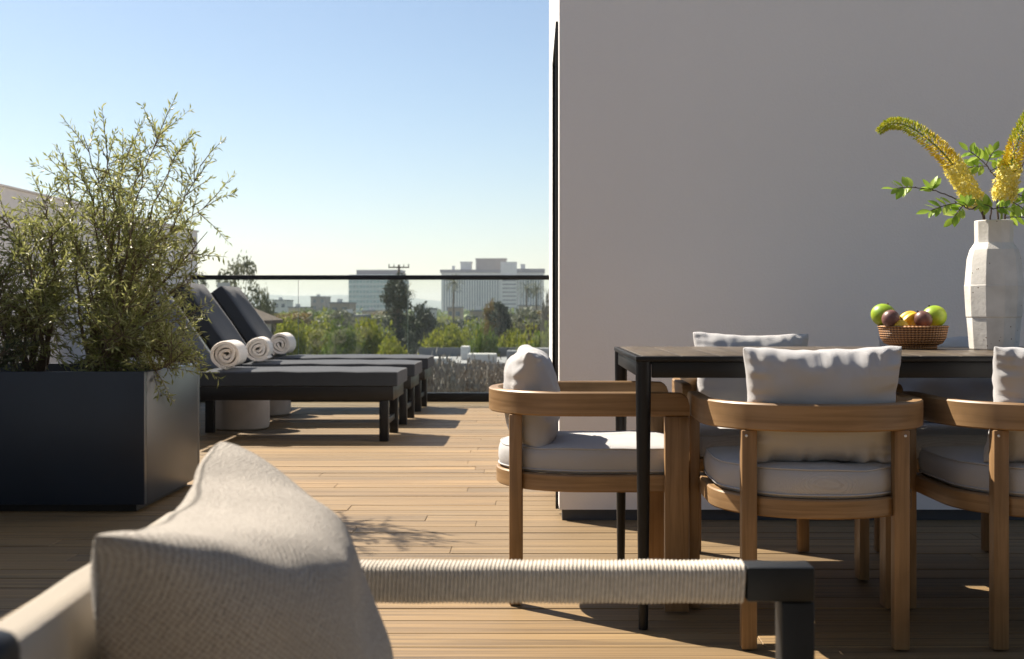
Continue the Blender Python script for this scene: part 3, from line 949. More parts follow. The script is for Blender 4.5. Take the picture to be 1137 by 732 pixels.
leafy((VX - .01, VY, .93), [W(1091, 239, 3.96), W(1076, 232, 3.88), W(1060, 224, 3.85)], [(.95, (-1, -.1, -.15), .085), (.8, (-.8, 0, -.7), .04), (.7, (-.4, -.1, .9), .03)],
      'short leafy branch hanging left over the rim of the vase', 22, .042)
leafy((VX + .005, VY, .93), [W(1108, 242, 3.98), W(1107, 222, 3.97), W(1108, 202, 3.96), W(1100, 190, 3.95), W(1092, 180, 3.94)], [(.99, (-.75, 0, .75), .07), (.9, (-1, 0, .05), .07), (.93, (.4, 0, .9), .06), (.8, (.9, 0, .5), .07)],
      'dark twig with rounded green leaves rising between the two yellow flowers', 23, .042)
leafy((VX + .03, VY, .93), [W(1116, 242, 3.97), W(1124, 215, 3.95), W(1132, 190, 3.94), W(1146, 165, 3.94)], [(.25, (.9, 0, .1), .08), (.5, (1, 0, -.2), .07), (.7, (-.7, 0, .7), .05), (.95, (.8, 0, .4), .07), (.4, (.7, -.3, -.4), .07)],
      'leafy twig behind the upright yellow flower at the right edge', 24, .042)
leafy((VX - .01, VY, .93), [W(1100, 241, 3.96), W(1103, 232, 3.9)], [(.95, (-.5, -.2, .35), .045), (.9, (.6, -.2, .2), .045), (.85, (-.9, -.2, .3), .06)],
      'low tuft of green leaves at the mouth of the vase', 25, .032)

# ------------------------------------------------------------------ fruit basket
bk, nt, bs = newmat('woven_rattan')
v = coords(nt)
wv = N(nt, 'ShaderNodeTexWave', wave_type='BANDS', bands_direction='Z'); wv.inputs['Scale'].default_value = 42; nt.links.new(v, wv.inputs['Vector'])
# vertical checks by angle
sx = N(nt, 'ShaderNodeSeparateXYZ'); nt.links.new(v, sx.inputs[0])
at = N(nt, 'ShaderNodeMath', operation='ARCTAN2'); nt.links.new(sx.outputs[1], at.inputs[0]); nt.links.new(sx.outputs[0], at.inputs[1])
ml = N(nt, 'ShaderNodeMath', operation='MULTIPLY'); ml.inputs[1].default_value = 60; nt.links.new(at.outputs[0], ml.inputs[0])
sn = N(nt, 'ShaderNodeMath', operation='SINE'); nt.links.new(ml.outputs[0], sn.inputs[0])
m2 = N(nt, 'ShaderNodeMath', operation='MULTIPLY_ADD'); m2.inputs[1].default_value = .3; nt.links.new(sn.outputs[0], m2.inputs[0]); nt.links.new(wv.outputs['Fac'], m2.inputs[2])
nt.links.new(ramp(nt, m2.outputs[0], [(.1, (.10, .04, .013)), (.6, (.38, .17, .06)), (1, (.52, .27, .11))]), bs.inputs['Base Color'])
bs.inputs['Roughness'].default_value = .55
bump(nt, bs, m2.outputs[0], .8, .003)
FX, FY = 1.232, 4.08
b = MB().lathe([(.074, 0), (.076, .006), (.074, .010), (.092, .018), (.103, .035), (.107, .055), (.109, .068), (.112, .071), (.109, .075), (.104, .071), (.099, .05), (.085, .024), (.02, .02)], 48)
bo = b.build('fruit_basket', bk, None, 50); bo.location = (FX, FY, .7512)
tag(bo, 'low round woven rattan basket of fruit on the dining table', 'basket')
def fruit(name, px, py, dY, rx, rz_, mat, label, cat, ridges=0, stem=True, tilt=0):
    m = MB()
    prof = []
    n = 16
    for i in range(n + 1):
        a = -PI / 2 + PI * i / n
        rr_ = math.cos(a) * rx; z = math.sin(a) * rz_
        if i == n: rr_ = .0008; z -= .003
        if i == 0: rr_ = .0008
        prof.append((max(rr_, .0008), z))
    m.lathe(prof, 30)
    if ridges:
        m.v = [(x * (1 + .22 * math.cos(ridges * math.atan2(y_, x))), y_ * (1 + .22 * math.cos(ridges * math.atan2(y_, x))), z) for x, y_, z in m.v]
    else:
        m.v = [(x * (1 + .03 * noise.noise(Vector((x, y_, z)) * 20)), y_, z) for x, y_, z in m.v]
    o = m.build(name, mat, None, 180)
    Y = FY + dY
    o.location = W(px, py, Y); o.rotation_euler = (R(tilt), R(tilt * 1.3), .4)
    if stem:
        s = MB().lathe([(.004, rz_ - .004), (.003, rz_ + .003), (.002, rz_ + .005)], 8).build('stem', M['bark_dark'], o)
    tag(o, label, cat, 'fruit in the basket')
    return o
gm, nt, bs = newmat('green_fruit_skin')
tcn = coords(nt); nn = N(nt, 'ShaderNodeTexNoise'); nn.inputs['Scale'].default_value = 18; nt.links.new(tcn, nn.inputs['Vector'])
nt.links.new(ramp(nt, nn.outputs['Fac'], [(.35, (.20, .34, .015)), (.65, (.36, .46, .03))]), bs.inputs['Base Color']); bs.inputs['Roughness'].default_value = .4
pmz = plain('purple_brown_fruit_skin', (.16, .07, .06), .42, var=.5, scale=30)
ym = plain('yellow_fruit_skin', (.80, .48, .03), .4, var=.15, scale=20)
om = plain('orange_fruit_skin', (.72, .30, .03), .42, var=.15, scale=20)
fruit('green_apple', 981, 350, .02, .041, .037, gm, 'round green fruit at the left of the basket', 'fruit', tilt=12)
fruit('green_apple', 1037, 352, .02, .041, .037, gm, 'round green fruit at the right of the basket', 'fruit', tilt=-14)
fruit('purple_fruit', 989, 354, -.045, .028, .029, pmz, 'small purple brown fruit in front of the left green fruit', 'fruit', tilt=20, stem=False)
fruit('purple_fruit', 1025, 355, -.045, .028, .029, pmz, 'small purple brown fruit in front of the right green fruit', 'fruit', tilt=-20)
fruit('star_fruit', 1009, 358, -.005, .028, .040, ym, 'bright yellow ridged fruit in the middle of the basket', 'fruit', ridges=5, stem=False, tilt=28)
fruit('orange', 1000, 364, -.055, .027, .026, ym, 'golden fruit low at the front of the basket', 'fruit', tilt=5)
fruit('orange', 990, 362, -.02, .025, .023, ym, 'golden fruit half hidden under the left green fruit', 'fruit', tilt=5)

# ------------------------------------------------------------------ foreground lounge armchair
ac = empty('lounge_armchair', (-.05, 1.05, 0), 0, 'low lounge armchair with rope wrapped arm, black frame and beige sling back in the foreground', 'armchair')
def al(m): return loc(m, -.05, 1.05)
AY = 1.364; AZ = .600
def arm(yc, name_leg=True):
    f = MB()
    f.box(.232, .306, yc - .0005, yc + .040, AZ - .041, AZ - .003, .003)
    al(f).build('arm_end', M['dark_metal'], ac)
    al(MB().box(.270, .3062, yc, yc + .0395, .0, AZ - .0415, .003)).build('leg', M['dark_metal'], ac)
    al(MB().box(-.45, -.41, yc, yc + .0395, .0, .60, .003)).build('leg', M['dark_metal'], ac)
    al(MB().box(-.4099, .2695, yc + .005, yc + .0345, .27, .31, .003)).build('side_rail', M['dark_metal'], ac)
    # rope wrap
    n = 142; xa, xb = -.40, .231
    vs = []; fs = []
    per = 6
    ns = n * per
    sec = []
    hw, hh, rc = .0205, .0195, .008
    for a in range(24):
        th = 2 * PI * a / 24
        c_, s_ = math.cos(th), math.sin(th)
        e = 5
        rr_ = 1 / ((abs(c_) ** e + abs(s_) ** e) ** (1 / e))
        sec.append((c_ * rr_, s_ * rr_))
    for i in range(ns + 1):
        t = i / per
        ph = (t % 1)
        ridge = math.sqrt(max(0, 1 - (2 * ph - 1) ** 2))
        seed = int(t)
        j = .0004 * math.sin(seed * 12.9)
        x_ = xa + (xb - xa) * i / ns
        for (c_, s_) in sec:
            g = .0022 * ridge + j
            xx = x_ + .0012 * s_ * 1.0 + .0008 * c_
            vs.append((xx, yc + .020 + c_ * (hw + g), AZ - .0225 + s_ * (hh + g)))
    for i in range(ns):
        for k in range(24):
            fs.append((i * 24 + k, i * 24 + (k + 1) % 24, (i + 1) * 24 + (k + 1) % 24, (i + 1) * 24 + k))
    mb = MB(); mb.add(vs, fs)
    al(mb).build('rope_wrap', M['rope'], ac, 50)
arm(AY); arm(.66)
# seat
al(MB().box(-.36, .27, .715, 1.35, .31, .345, .004)).build('seat_frame', M['dark_metal'], ac)
def softbox(x0, x1, y0, y1, z0, z1, name, mat, parent, r=.03, amp=.006, fr=6, Mx=None):
    bm = bmesh.new(); bmesh.ops.create_cube(bm, size=1)
    bmesh.ops.subdivide_edges(bm, edges=bm.edges[:], cuts=14, use_grid_fill=True)
    sx, sy, sz = x1 - x0, y1 - y0, z1 - z0
    for v in bm.verts:
        p = Vector((v.co.x * sx, v.co.y * sy, v.co.z * sz))
        # round the corners
        q = Vector((max(-sx / 2 + r, min(sx / 2 - r, p.x)), max(-sy / 2 + r, min(sy / 2 - r, p.y)), max(-sz / 2 + r, min(sz / 2 - r, p.z))))
        d_ = p - q
        if d_.length > 1e-6: p = q + d_.normalized() * r * min(1, d_.length / r * 1.0 if sum(abs(c) > 1e-6 for c in d_) == 1 else 1)
        p += Vector((noise.noise(p * fr + Vector((1, 5, 9))), noise.noise(p * fr + Vector((7, 2, 4))), noise.noise(p * fr))) * amp
        v.co = p + Vector(((x0 + x1) / 2, (y0 + y1) / 2, (z0 + z1) / 2))
    bmesh.ops.recalc_face_normals(bm, faces=bm.faces)
    if Mx is not None: bmesh.ops.transform(bm, matrix=Mx, verts=bm.verts)
    me = bpy.data.meshes.new(name); bm.to_mesh(me); bm.free()
    ul = me.uv_layers.new(name='UVMap')
    for l in me.loops:
        c_ = me.vertices[l.vertex_index].co; ul.data[l.index].uv = (c_.y, c_.z + c_.x)
    me.materials.append(mat); me.polygons.foreach_set('use_smooth', [True] * len(me.polygons))
    return link(bpy.data.objects.new(name, me), parent)
o = softbox(-.36, .28, .715, 1.35, .345, .44, 'seat_cushion', M['sofa'], ac); o.location = (.05, -1.05, 0)
# sling back : long padded bar, tilting slightly
o = softbox(-.395, -.353, .72, 1.375, .40, .662, 'sling_back', M['sofa'], ac, r=.014, amp=.0025, fr=9, Mx=Matrix(((1, -.04, 0, .055), (0, 1, 0, 0), (0, 0, 1, 0), (0, 0, 0, 1)))); o.location = (.05, -1.05, 0)
bp = MB().box(-.47, -.285, .672, .712, .60, .698, .012, 3)
al(bp).build('back_post', M['dark_metal'], ac)

# big throw pillow
pw, ph, pt = .47, .46, .365
me = pillow_mesh('throw_pillow', pw, ph, pt, M['pillow'], 14.3, k=.15, pucker=.005, n=120, p=.48, pv=.34, back=.14, kt=.05, crumple=.014, nf=5)
tp = bpy.data.objects.new('throw_pillow', me); link(tp)
# top edge from A(-.316,.90,.724) to B(-.331,1.32,.736); leaning
A = Vector((-.306, .905, .731)); Bq = Vector((-.325, 1.33, .750))
ex = (Bq - A).normalized()           # local x
down = Vector((.004, 0, -.43)); down = (down - ex * down.dot(ex)).normalized()
ez = -down
ey = ez.cross(ex)
cen = (A + Bq) / 2 + down * (ph / 2)
tp.matrix_world = Matrix(((ex.x, ey.x, ez.x, cen.x), (ex.y, ey.y, ez.y, cen.y), (ex.z, ey.z, ez.z, cen.z), (0, 0, 0, 1)))
tag(tp, 'large oatmeal woven throw pillow leaning on the foreground armchair', 'pillow')

# ------------------------------------------------------------------ city beyond
GZ = -9.0
ground_mat = plain('dry_city_ground', (.13, .13, .10), .95, var=.35, scale=.05)
g = raw_obj('ground', [(-5000, -1500, GZ), (5000, -1500, GZ), (5000, 5000, GZ), (-5000, 5000, GZ)], [(0, 1, 2, 3)], ground_mat)
tag(g, kind='structure')

# hills
hv = []; hf = []
hm = plain('hill_scrub', (.06, .08, .05), .95, var=.3, scale=.01)
nx_, ny_ = 120, 10
for j in range(ny_ + 1):
    for i in range(nx_ + 1):
        x = -2600 + 3600 * i / nx_
        yy = 3600 + 900 * j / ny_
        t = math.sin(PI * j / ny_ * .5)
        f_ = max(0.0, min(1.0, (200 - x) / 900))
        h = (44 + 16 * noise.noise(Vector((x * .0022, .3, 0))) + 7 * noise.noise(Vector((x * .009, yy * .004, 2)))) * (f_ * f_ * (3 - 2 * f_)) 
        hv.append((x, yy, GZ + (h + 14) * t))
for j in range(ny_):
    for i in range(nx_):
        a = j * (nx_ + 1) + i
        hf.append((a, a + 1, a + nx_ + 2, a + nx_ + 1))
tag(raw_obj('hills', hv, hf, hm, None, True), kind='structure')

# ---- trees
TM = {
 'yellowgreen': leafmat('yellow_green_foliage', (.14, .17, .015), (.24, .26, .025), (.34, .32, .05), .6, .35),
 'green': leafmat('green_foliage', (.08, .12, .02), (.12, .17, .03), (.19, .23, .05), .6, .3),
 'dark': leafmat('dark_evergreen_foliage', (.018, .03, .016), (.032, .045, .024), (.055, .07, .035), .6, .2),
 'grey': leafmat('grey_green_foliage', (.09, .10, .06), (.13, .14, .08), (.18, .18, .11), .6, .3),
 'autumn': leafmat('rusty_foliage', (.12, .09, .02), (.20, .11, .03), (.16, .16, .03), .6, .3),
 'bare': leafmat('bare_grey_twigs', (.17, .145, .12), (.26, .22, .19), (.34, .31, .27), .8, .0),
}
def tree_proto(kind, shape, H, Wd, seed, ncl=40, per=60, ls=.3):
    """returns empty root at base with trunk+crown, height H, crown width Wd"""
    r = random.Random(seed)
    root = empty('tree')
    tr = MB()
    tpts = [(0, 0, 0), (r.uniform(-.03, .03) * H, 0, H * .3), (r.uniform(-.04, .04) * H, r.uniform(-.03, .03) * H, H * .6), (r.uniform(-.03, .03) * H, 0, H * .86)]
    tr.tube(tpts, [H * .028, H * .02, H * .013, H * .004], 7)
    vs = []; fs = []
    for c_ in range(ncl):
        if shape == 'round':
            while True:
                p = Vector((r.uniform(-1, 1), r.uniform(-1, 1), r.uniform(-1, 1)))
                if .45 < p.length < 1: break
            q = Vector((p.x * Wd / 2 * .82, p.y * Wd / 2 * .82, H * .62 + p.z * H * .30))
            cr = Wd * r.uniform(.10, .2)
        elif shape == 'cone':
            t = r.random() ** .8
            a = r.uniform(0, 2 * PI); rr_ = (1 - t) ** .75 * Wd / 2 * r.uniform(.35, 1)
            q = Vector((math.cos(a) * rr_, math.sin(a) * rr_, H * (.14 + .83 * t)))
            cr = Wd * r.uniform(.10, .17) * (1.15 - t)
        elif shape == 'column':
            t = r.random()
            a = r.uniform(0, 2 * PI); rr_ = Wd / 2 * (math.sin(PI * min(1, t * .85 + .12)) ** .5) * r.uniform(.4, .9)
            q = Vector((math.cos(a) * rr_, math.sin(a) * rr_, H * (.12 + .84 * t)))
            cr = Wd * r.uniform(.12, .2)
        else:  # sparse
            p = rvec(r)
            q = Vector((p.x * Wd / 2 * r.uniform(.3, 1), p.y * Wd / 2 * r.uniform(.3, 1), H * .68 + p.z * H * .28))
            cr = Wd * r.uniform(.07, .12)
        b0 = Vector((0, 0, max(H * .25, q.z * r.uniform(.45, .7))))
        if c_ % 2 == 0: tr.tube([b0, (b0 + q) / 2 + Vector((0, 0, .02 * H)), q], [H * .008, H * .005, H * .002], 4, False)
        for k in range(per):
            p = rvec(r) * cr * r.uniform(.3, 1) ** .6; p.z *= .75
            leaf_card(vs, fs, q + p, rvec(r) + Vector((0, 0, .1)), rvec(r), ls * r.uniform(.6, 1.3), ls * r.uniform(.35, .7), .1)
    tr.build('trunk', M['bark'], root, 60)
    raw_obj('crown', vs, fs, TM[kind], root)
    return root
protos = {}
def put_tree(key, px, ytop, Y, name, label, group=None, sx=1.0, base=GZ, rz=None, widthpx=None):
    root, H, Wd = protos[key]
    top = CAMZ + (344.7 - ytop) / 1400 * Y
    o = root if not root.get('used') else copy_tree(root)
    root['used'] = 1
    if 'used' in o and o is not root: del o['used']
    k = (top - base) / H
    kw = k * sx if widthpx is None else (widthpx / 1400 * Y) / Wd
    o.location = ((px - 591) / 1400 * Y, Y, base); o.scale = (kw, kw, k)
    o.rotation_euler = (0, 0, rnd.uniform(0, 6.28) if rz is None else rz)
    o.name = name
    tag(o, label, 'tree', group)
    return o
def proto(key, *a, **k):
    protos[key] = (tree_proto(*a, **k), a[2], a[3])
proto('yg1', 'yellowgreen', 'round', 9, 8, 1, ncl=60, per=90, ls=.42)
proto('yg2', 'yellowgreen', 'round', 9, 8, 2, ncl=48, per=90, ls=.42)
proto('g1', 'green', 'round', 9, 8, 3, ncl=55, per=90, ls=.42)
proto('g2', 'green', 'round', 9, 7, 4, ncl=44, per=80, ls=.5)
proto('conifer', 'dark', 'column', 14, 5, 5, ncl=90, per=75, ls=.40)
proto('dark', 'dark', 'round', 9, 7, 6, ncl=60, per=80, ls=.42)
proto('cyp', 'dark', 'column', 12, 4, 7, ncl=80, per=80, ls=.36)
proto('sparse', 'grey', 'sparse', 14, 8, 8, ncl=60, per=90, ls=.3)
proto('grey', 'grey', 'round', 9, 8, 9, ncl=40, per=80, ls=.5)
proto('rust', 'autumn', 'round', 9, 5, 10, ncl=40, per=80, ls=.4)
proto('bare', 'bare', 'sparse', 8, 8, 12, ncl=110, per=30, ls=.34)

put_tree('sparse', 262, 280, 62, 'gum_tree', 'tall thin-leaved tree rising above the glass rail behind the lounger backs', widthpx=84)
put_tree('sparse', 222, 298, 66, 'gum_tree', 'smaller wispy tree at the far left behind the white wall corner', widthpx=34)
put_tree('sparse', 297, 316, 60, 'gum_tree', 'small airy tree beside the tiled roof', widthpx=26)
put_tree('conifer', 441, 303, 150, 'conifer', 'tall dark conifer standing in front of the glass office tower', widthpx=40)
put_tree('dark', 472, 332, 145, 'dark_tree', 'dark rounded evergreen just right of the tall conifer', widthpx=52)
put_tree('cyp', 556, 334, 130, 'cypress', 'dark upright evergreen in front of the long hotel block', widthpx=30)
put_tree('rust', 545, 322, 134, 'rusty_tree', 'slim rust-tinged tree topping the dark evergreen before the hotel', widthpx=22)
put_tree('dark', 607, 318, 120, 'dark_tree', 'dark tree beside the building corner, cut off by it', widthpx=16)
YGL = 'yellow green trees just beyond the terrace'
ygs = [(322, 352, 95, 'yg1', 46, 'leftmost bright yellow-green tree beyond the loungers, beside the tiled roof'),
       (352, 347, 105, 'yg2', 50, 'bright yellow-green tree left of the office tower foot'),
       (382, 357, 90, 'g1', 50, 'green tree below the glass office tower'),
       (408, 352, 92, 'yg1', 48, 'bushy yellow-green tree directly left of the dark conifer foot'),
       (432, 362, 88, 'yg2', 40, 'low yellow-green tree in front of the dark conifer'),
       (492, 358, 85, 'yg1', 48, 'bright yellow-green tree right of the glass joint'),
       (520, 352, 92, 'yg2', 44, 'yellow-green tree between the glass joint and the dark evergreen'),
       (536, 362, 80, 'g1', 44, 'green tree low in front of the dark evergreen'),
       (566, 364, 84, 'yg1', 36, 'golden green tree right of the dark evergreen'),
       (592, 354, 78, 'yg2', 46, 'pale yellow-green tree seen through the last glass panel'),
       (608, 350, 76, 'g1', 40, 'green tree partly hidden by the building corner'),
       (300, 364, 85, 'g2', 40, 'green tree under the tiled eave behind the loungers')]
for px, yt, Y, k, wp, lb in ygs:
    put_tree(k, px, yt - 4, Y, 'broadleaf_tree', lb, YGL, widthpx=wp * 1.15)
for i, (px, wp, lb) in enumerate([(345, 26, 'pale rounded shrub crown just above the farthest lounger, leftmost'), (372, 24, 'pale rounded shrub crown above the lounger, middle'), (398, 26, 'pale rounded shrub crown above the lounger, right')]):
    put_tree('grey', px, 376, 58, 'round_shrub', lb, 'pale rounded shrubs below the railing', widthpx=wp)
# mid distance canopy
rr3 = random.Random(33)
mg = 'treetops in the middle distance'
for i in range(46):
    px = rr3.uniform(212, 625); Y = rr3.uniform(170, 420)
    k = rr3.choice(['g1', 'g2', 'dark', 'grey', 'yg2', 'g1', 'dark', 'grey', 'rust'])
    yt = 344.7 + 1400 / Y * rr3.uniform(-1.2, 3.4)
    put_tree(k, px, yt, Y, 'city_tree', 'distant tree in the green canopy between terrace and towers', mg, widthpx=rr3.uniform(9, 13) / Y * 1400 )
for i in range(16):
    px = rr3.uniform(660, 1250); Y = rr3.uniform(85, 230)
    k = rr3.choice(['g1', 'yg1', 'dark', 'grey', 'g2'])
    put_tree(k, px, 344.7 + 1400 / Y * rr3.uniform(0, 3), Y, 'city_tree', 'distant tree in the green canopy between terrace and towers', mg, widthpx=rr3.uniform(9, 13) / Y * 1400)
# bare scrub on the slope below
for i in range(22):
    px = 452 + i * 7.6 + rr3.uniform(-3, 3); Y = rr3.uniform(38, 52)
    put_tree('bare', px, rr3.uniform(397, 414), Y, 'bare_shrub', 'leafless grey shrub in the thicket below the railing', 'bare shrubs below the terrace', widthpx=rr3.uniform(60, 95))
for i in range(4):
    px = [480, 520, 555, 590][i]
    put_tree('g2', px, [428, 432, 427, 424][i], 30, 'low_shrub', ['low green shrub at the base rail, leftmost', 'low green shrub at the base rail, second', 'low green shrub at the base rail beside the chair cushion', 'low green shrub at the base rail behind the chair cushion'][i], 'green shrubs at the foot of the railing', widthpx=46)
# palms
def palm(px, ytop, Y, label):
    top = CAMZ + (344.7 - ytop) / 1400 * Y
    H = top - GZ
    root = empty('palm_tree', ((px - 591) / 1400 * Y, Y, GZ), rnd.uniform(0, 6), label, 'tree', 'slender palms before the hotel block')
    MB().tube([(0, 0, 0), (.2, 0, H * .5), (0, 0, H - 1.6)], [.35, .26, .2], 7).build('trunk', M['bark'], root)
    vs = []; fs = []
    r = random.Random(int(px))
    for k in range(46):
        a = r.uniform(0, 2 * PI); el = r.uniform(-.9, 1.3)
        d = Vector((math.cos(a) * math.cos(el), math.sin(a) * math.cos(el), math.sin(el)))
        p = Vector((0, 0, H - 1.6))
        for s_ in range(4):
            q = d * .75
            leaf_card(vs, fs, p, q, Vector((0, 0, 1)), .95, .30, .3)
            p = p + q; d = (d + Vector((0, 0, -.28))).normalized()
    raw_obj('fronds', vs, fs, TM['grey'], root)
palm(504, 308, 330, 'slender palm in front of the left end of the hotel block')
palm(585, 314, 340, 'slender palm before the hotel, left of the right-hand pair')
palm(596, 315, 345, 'slender palm before the hotel, nearest the building corner')
palm(452, 318, 360, 'slender palm just right of the dark conifer')

# far woodland (uncountable)
vs = []; fs = []
for i in range(52000):
    Y = 430 * (3200 / 430) ** (rr3.random())
    x = rr3.uniform(-.42, .62) * Y
    if x > .09 * Y: Y *= .55; x *= .55
    n_ = noise.noise(Vector((x * .01, Y * .01, 0)))
    z = GZ + rr3.uniform(0, 7.5) + 3.5 * n_
    if rr3.random() < .25: z += rr3.uniform(0, 2.5)
    L = 1.6 + Y * .0016
    leaf_card(vs, fs, Vector((x, Y, z)), rvec(rr3), rvec(rr3), L * rr3.uniform(.7, 1.3), L * .8, .1)
tag(raw_obj('distant_woodland', vs, fs, TM['green']), 'far belt of hazy green trees spreading to the hills', 'woodland', kind='stuff')

# ---- utility pole
up = empty('utility_pole', ((443 - 591) / 1400 * 157, 157, GZ), 0, 'wooden utility pole with crossarm showing above the glass rail beside the conifer', 'utility pole')
Hp = CAMZ + (344.7 - 294) / 1400 * 157 - GZ
MB().tube([(0, 0, 0), (0, 0, Hp)], [.2, .14], 10).build('pole', M['bark'], up)
MB().box(-1.3, 1.3, -.22, -.1, Hp - .42, Hp - .26).build('crossarm', M['bark_dark'], up)
for x in (-1.22, -.6, .6, 1.22):
    MB().lathe([(.04, 0), (.07, .04), (.05, .12), (.07, .16), (.05, .34 if abs(x) > .8 else .2), (.01, .36)], 8, (x, -.16, Hp - .26)).build('insulator', M['black_metal'], up)
MB().lathe([(.22, 0), (.24, .1), (.24, .7), (.2, .8)], 12, (.32, -.2, Hp - 2.2)).build('transformer', M['concrete'], up)

# ---- buildings
BM = {
 'white': plain('white_facade', (.62, .60, .57), .8, var=.06, scale=.3),
 'cream': plain('cream_facade', (.46, .38, .28), .85, var=.08, scale=.3),
 'tan': plain('tan_facade', (.34, .27, .20), .85, var=.1, scale=.3),
 'brown': plain('brown_facade', (.26, .21, .18), .85, var=.08, scale=.3),
 'pane': plain('teal_window_glass', (.14, .27, .28), .18, var=.35, scale=.35, spec=.9),
 'pane2': plain('dark_window_glass', (.07, .10, .14), .2, var=.35, scale=.4, spec=.9),
 'spandrel': plain('pale_spandrel', (.46, .52, .50), .5, var=.08, scale=.3),
 'roofgrey': plain('grey_roofing', (.22, .22, .23), .9, var=.2, scale=.4),
 'darkband': plain('dark_cornice', (.10, .10, .12), .7, var=.1),
 'tile': None,
}
tmn, nt, bs = newmat('brown_roof_tiles')
v = coords(nt)
br = N(nt, 'ShaderNodeTexBrick'); br.inputs['Scale'].default_value = 3.0
br.inputs['Color1'].default_value = (.12, .08, .06, 1); br.inputs['Color2'].default_value = (.20, .14, .10, 1); br.inputs['Mortar'].default_value = (.03, .025, .02, 1)
nt.links.new(v, br.inputs['Vector']); nt.links.new(br.outputs['Color'], bs.inputs['Base Color']); bs.inputs['Roughness'].default_value = .9
BM['tile'] = tmn

def px_x(px, Y): return (px - 591) / 1400 * Y
def py_z(py, Y): return CAMZ + (344.7 - py) / 1400 * Y

# glass office tower
Y = 900; xl, xr = px_x(387, Y), px_x(440, Y); zt = py_z(305, Y)
of = empty('office_tower', (xl, Y, GZ), R(-6), 'teal glass office tower with white floor bands, left of the conifer', 'building')
Wb = xr - xl + 4; Hb = zt - GZ
MB().box(0, Wb, 0, 28, 0, Hb).build('wall', BM['spandrel'], of, None)
fl = 10; fh = Hb / fl
for k in range(1, fl):
    z0 = k * fh
    wn = MB().box(.4, Wb - .4, -.15, 0.1, z0 + .9, z0 + fh - .55)
    wn.box(Wb - .1, Wb + .15, .6, 27.5, z0 + .9, z0 + fh - .55)
    wo = wn.build('window', BM['pane'], of, None)
    mb = MB()
    for q in range(1, 15):
        x = .4 + (Wb - .8) * q / 15
        mb.box(x - .12, x + .12, -.3, -.16, z0 + .9, z0 + fh - .55)
    mb.build('mullions', BM['spandrel'], wo, None)
ph_ = MB().box(5, Wb - 2, 3, 24, Hb, Hb + 3.0).build('roof', BM['darkband'], of, None)
MB().box(4.6, Wb - 1.6, 2.6, 24.4, Hb + 3.0, Hb + 3.5).build('parapet', BM['white'], ph_, None)

# hotel block
Y = 1000
ho = empty('hotel_block', (px_x(490, Y), Y, GZ), 0, 'long pale hotel block with dark cornice and rooftop plant rooms, behind the glass at right', 'building')
def hx(px): return px_x(px, Y) - px_x(490, Y)
def hz(py): return py_z(py, Y) - GZ
Wb = hx(604)
MB().box(0, Wb, 0, 26, 0, hz(303)).build('wall', BM['white'], ho, None)
MB().box(-1, hx(556), -1.2, 27, hz(303) + .01, hz(299.5)).box(hx(574), Wb + .8, -1.2, 27, hz(303) + .01, hz(298.5)).build('cornice', BM['darkband'], ho, None)
win = 0
for c_ in range(22):
    x0 = hx(492) + (hx(554) - hx(492)) * c_ / 22
    MB().box(x0 + .55, x0 + 1.45, -.2, .1, 3, hz(308)).build('window', BM['pane2'], ho, None)
for c_ in range(9):
    x0 = hx(577) + (hx(602) - hx(577)) * c_ / 9
    MB().box(x0 + .5, x0 + 1.4, -.2, .1, 3, hz(308)).build('window', BM['pane2'], ho, None)
for k in range(8):
    z = hz(334) + k * (hz(308) - hz(334)) / 8
    MB().box(.3, hx(556), -.12, .05, z, z + .5).build('floor_band', BM['spandrel'], ho, None)
tw = MB().box(hx(556), hx(574), -3.5, -.01, 0, hz(291)).build('stair_tower', BM['white'], ho, None)
for k in range(9):
    z = hz(318) - 2 - k * 3.1 + 9
    MB().box(hx(558), hx(573), -3.9, -3.45, z, z + 1.3).build('balcony_slot', BM['darkband'], tw, None)
MB().box(hx(511), hx(523), 4, 16, hz(299.4), hz(292)).box(hx(510.6), hx(523.6), 3.6, 16.4, hz(292) + .01, hz(290.4)).build('plant_room', BM['white'], ho, None)
MB().box(hx(528), hx(562), 5, 20, hz(299.4), hz(288)).box(hx(527.5), hx(562.5), 4.6, 20.4, hz(288) + .01, hz(286.6)).build('plant_room', BM['brown'], ho, None)
MB().box(hx(501.5), hx(504.5), 5, 9, hz(299.4), hz(295)).build('plant_room', BM['white'], ho, None)
MB().box(hx(578), hx(583), 5, 12, hz(298.4), hz(293)).build('plant_room', BM['white'], ho, None)

# blocky low buildings
def block(px0, px1, yt, Y, mat, label, depth=14, floors=3, name='low_building', win='pane2', roof=True):
    x0, x1 = px_x(px0, Y), px_x(px1, Y); zt = py_z(yt, Y) - GZ
    root = empty(name, (x0, Y, GZ), 0, label, 'building', 'low city buildings beyond the trees')
    Wd = x1 - x0
    MB().box(0, Wd, 0, depth, 0, zt).build('wall', BM[mat], root, None)
    if roof:
        MB().box(-.25, Wd + .25, -.25, depth + .25, zt, zt + .4).build('roof', BM['roofgrey'], root, None)
        MB().box(Wd * .3, Wd * .5, 3, 6, zt + .4, zt + 1.4).build('rooftop_unit', BM['white'], root, None)
    nw = max(2, int(Wd / 3.4))
    fh = 3.3
    k = 0
    while True:
        zz = zt - 2.7 - k * fh
        if zz < .6 or k >= floors: break
        for q in range(nw):
            cx = Wd * (q + .5) / nw
            MB().box(cx - .7, cx + .7, -.06, .1, zz, zz + 1.5).build('window', BM[win], root, None)
        k += 1
    return root
block(366, 388, 337, 380, 'tan', 'tan low building just left of the office tower base', floors=3)
block(372, 402, 352, 230, 'cream', 'cream flat-roofed building among trees below the office tower', floors=2)
block(345, 362, 330, 620, 'brown', 'dark brown mid-rise block on the skyline left of the office tower', floors=5)
